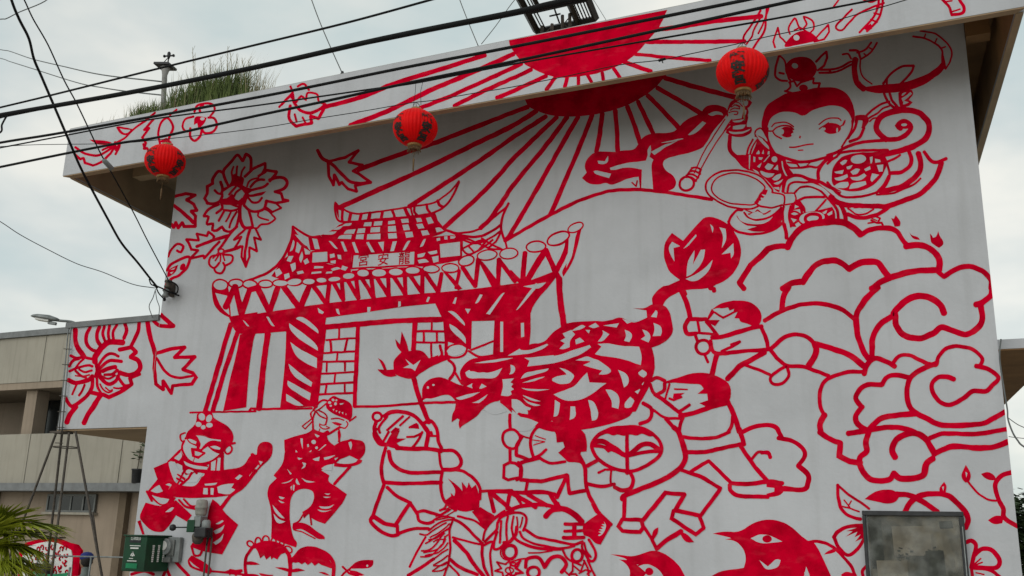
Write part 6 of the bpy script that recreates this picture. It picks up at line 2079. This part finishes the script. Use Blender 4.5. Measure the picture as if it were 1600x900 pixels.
MB().tube(catmull([b1 + Vector((.03, -.05, -.03)), b1 + Vector((.09, -.04, -.05)), b3 + Vector((.1, -.02, 0)), b3 + Vector((.06, 0, -.14))], False, 1, 5), .008, 5).build('loose_wire', 'cable', cd)

# glass notice case
n0, n1 = onY(1347, 798, 8.94), onY(1505, 799, 8.94)
zt = n0.z; zb_ = zt - 1.05
xl, xr = n0.x, n1.x
nb = empty('notice_case', ((xl + xr) / 2, 8.94, zb_), 'dusty framed glass notice case on the wall at lower right', 'notice case')
FWD = .038
MB().box(xl + .005, xr - .005, 8.97, 8.995, zb_, zt).build('back_panel', 'greymetal', nb)
mbk = bpy.data.materials.new('dusty_backing'); mbk.use_nodes = True
tt = mbk.node_tree; bs = tt.nodes['Principled BSDF']; bs.inputs['Roughness'].default_value = .9
gg = N(tt, 'ShaderNodeNewGeometry'); nn1 = N(tt, 'ShaderNodeTexNoise'); nn1.inputs['Scale'].default_value = 4.5; nn1.inputs['Detail'].default_value = 8; nn1.inputs['Distortion'].default_value = .6
rr1 = N(tt, 'ShaderNodeValToRGB'); rr1.color_ramp.elements[0].position = .36; rr1.color_ramp.elements[0].color = (.016, .018, .013, 1); rr1.color_ramp.elements[1].position = .66; rr1.color_ramp.elements[1].color = (.115, .10, .068, 1)
e = rr1.color_ramp.elements.new(.5); e.color = (.05, .046, .033, 1)
tt.links.new(gg.outputs['Position'], nn1.inputs['Vector']); tt.links.new(nn1.outputs[0], rr1.inputs[0]); tt.links.new(rr1.outputs[0], bs.inputs['Base Color'])
M['backing'] = mbk
MB().box(xl + FWD, xr - FWD, 8.955, 8.966, zb_ + FWD, zt - FWD).build('backing', 'backing', nb)
MB().box(xl, xr, 8.905, 8.969, zt - FWD, zt).build('frame_rail', 'darkmetal', nb, .004)
MB().box(xl, xr, 8.905, 8.969, zb_, zb_ + FWD).build('frame_rail', 'darkmetal', nb, .004)
MB().box(xl, xl + FWD * .7, 8.907, 8.968, zb_ + FWD + .002, zt - FWD - .002).build('frame_stile', 'darkmetal', nb, .004)
MB().box(xr - FWD, xr, 8.907, 8.968, zb_ + FWD + .002, zt - FWD - .002).build('frame_stile', 'darkmetal', nb, .004)
MB().box(xr - FWD * .55, xr - FWD * .35, 8.899, 8.906, zt - .55, zt - .12).build('hinge_strip', 'greymetal', nb)
gm = bpy.data.materials.new('dusty_glass'); gm.use_nodes = True; t2 = gm.node_tree; b_ = t2.nodes['Principled BSDF']
b_.inputs['Base Color'].default_value = (.9, .95, .92, 1); b_.inputs['Roughness'].default_value = .12; b_.inputs['Alpha'].default_value = .22; b_.inputs['Specular IOR Level'].default_value = .25
g3 = N(t2, 'ShaderNodeNewGeometry'); n3 = N(t2, 'ShaderNodeTexNoise'); n3.inputs['Scale'].default_value = 6; n3.inputs['Detail'].default_value = 9
m3 = N(t2, 'ShaderNodeMapRange'); m3.inputs[1].default_value = .4; m3.inputs[2].default_value = .75; m3.inputs[3].default_value = .01; m3.inputs[4].default_value = .08
t2.links.new(g3.outputs['Position'], n3.inputs['Vector']); t2.links.new(n3.outputs[0], m3.inputs[0]); t2.links.new(m3.outputs[0], b_.inputs['Alpha'])
M['glass'] = gm
MB().box(xl + FWD * .6, xr - FWD * .9, 8.93, 8.934, zb_ + FWD * .9, zt - FWD * .9).build('glass_pane', 'glass', nb)
rnd = random.Random(77)
for k, (x, y, w_, h_, m_) in enumerate(((1370, 850, .05, .20, 'darkpaper'), (1425, 845, .15, .12, 'paper'), (1462, 880, .07, .10, 'darkpaper'), (1478, 820, .05, .03, 'darkpaper'), (1395, 895, .12, .10, 'paper'))):
    p = onY(x, y, 8.95); MB().obox((p.x, 8.951 - .0006 * k, p.z), (w_, 0, .004), (0, .0008, 0), (-.003, 0, h_)).build('faded_notice', m_, nb)
for k in range(26):
    x, y = rnd.choice(((1418, 868), (1458, 866))); p = onY(x + rnd.uniform(-16, 16), y + rnd.uniform(-12, 12), 8.947)
    MB().obox((p.x, 8.9465, p.z), (rnd.uniform(.006, .016), 0, rnd.uniform(-.006, .006)), (0, .0006, 0), (0, 0, rnd.uniform(.002, .009))).build('faded_character', 'darkpaper', nb)

# ================================================================== right-hand neighbours
nz1 = 3.30
q = [onZ(1562, 548, nz1), onZ(1640, 545, nz1), onZ(1640, 563, nz1), onZ(1600, 603, nz1), onZ(1573, 629, nz1), onZ(1555, 646, nz1)]
ca = empty('neighbour_canopy', (q[1].x, q[1].y, 0), 'flat white canopy with brown underside behind the right wall edge', 'canopy')
poly = [(q[0].x - .05, q[0].y), (q[1].x + 2, q[1].y), (q[2].x + 2, q[3].y - .3), (q[3].x, q[3].y), (q[4].x, q[4].y), (q[5].x, q[5].y)]
MB().prism(poly, nz1 + .002, nz1 + .012).build('soffit', 'brown', ca)
MB().prism([(p[0], p[1] - .004) for p in poly], nz1 + .014, nz1 + .10).build('slab', 'wall', ca)
MB().box(q[1].x + 1.6, q[1].x + 1.75, q[1].y + .05, q[1].y + .2, 0, nz1).build('column', 'concrete', ca)
cable('wall_cable', pl([(1564, 530), (1562, 560), (1569, 610), (1574, 640), (1575, 655), (1582, 675), (1590, 688), (1600, 698), (1640, 720)], 8.97, 8.6), .007, 'thin cable looping down the right wall edge', 'greycable', 'wires at the right edge')
cable('wall_cable', pl([(1574, 652), (1588, 662), (1600, 668), (1650, 690)], 10), .004, 'faint straight wire right of the wall at mid height', 'greycable', 'wires at the right edge')
cable('wall_cable', pl([(1576, 682), (1590, 684), (1650, 690)], 12), .004, 'faint level wire right of the wall below the loop', 'greycable', 'wires at the right edge')

# trees behind the right edge
def tree(name, base, h, rad, n, seed, label):
    rnd = random.Random(seed); base = Vector(base)
    t = empty(name, base, label, 'tree')
    cc = base + Vector((0, 0, h * .62))
    tr = MB().tube([base, base + Vector((.05, 0, h * .35)), base + Vector((0, .05, h * .8))], [.13, .10, .03], 8)
    for k in range(9):
        a = k * 2.4; s_ = base + Vector((.03, 0, h * (.3 + .05 * k))); e_ = cc + Vector((math.cos(a) * rad * .75, math.sin(a) * rad * .75, rnd.uniform(-.2, .5) * h * .45)); tr.tube([s_, s_.lerp(e_, .5) + Vector((0, 0, .1)), e_], [.045, .03, .012], 5)
    tr.build('trunk', 'bark', t)
    m = MB(); cl = [cc + Vector((rnd.gauss(0, .42) * rad, rnd.gauss(0, .42) * rad, rnd.gauss(0, .33) * h * .55)) for _ in range(46)]
    for _ in range(n):
        c_ = rnd.choice(cl) + Vector((rnd.gauss(0, .16), rnd.gauss(0, .16), rnd.gauss(0, .13))) * rad; a, b = rnd.random() * 6.3, rnd.uniform(-.6, .6)
        d1 = Vector((math.cos(a), math.sin(a), b)) * rnd.uniform(.05, .10); d2 = Vector((-math.sin(a), math.cos(a), rnd.uniform(-.5, .5))) * rnd.uniform(.03, .05)
        m.add([c_ - d1, c_ + d2, c_ + d1, c_ - d2], [(0, 1, 2, 3)])
    tag(m.build('crown', 'leaf', t), kind='stuff')
tb = onY(1606, 840, 15.0); th = onY(1595, 752, 15.0).z
tree('leafy_tree', (tb.x + .75, 15.0, 0), th * .97, 1.1, 26000, 5, 'dark leafy tree behind the right edge of the wall')
tree('leafy_tree', (tb.x + 1.6, 17.0, 0), th * .8, 1.6, 22000, 9, 'lower dense tree farther behind the right wall edge')
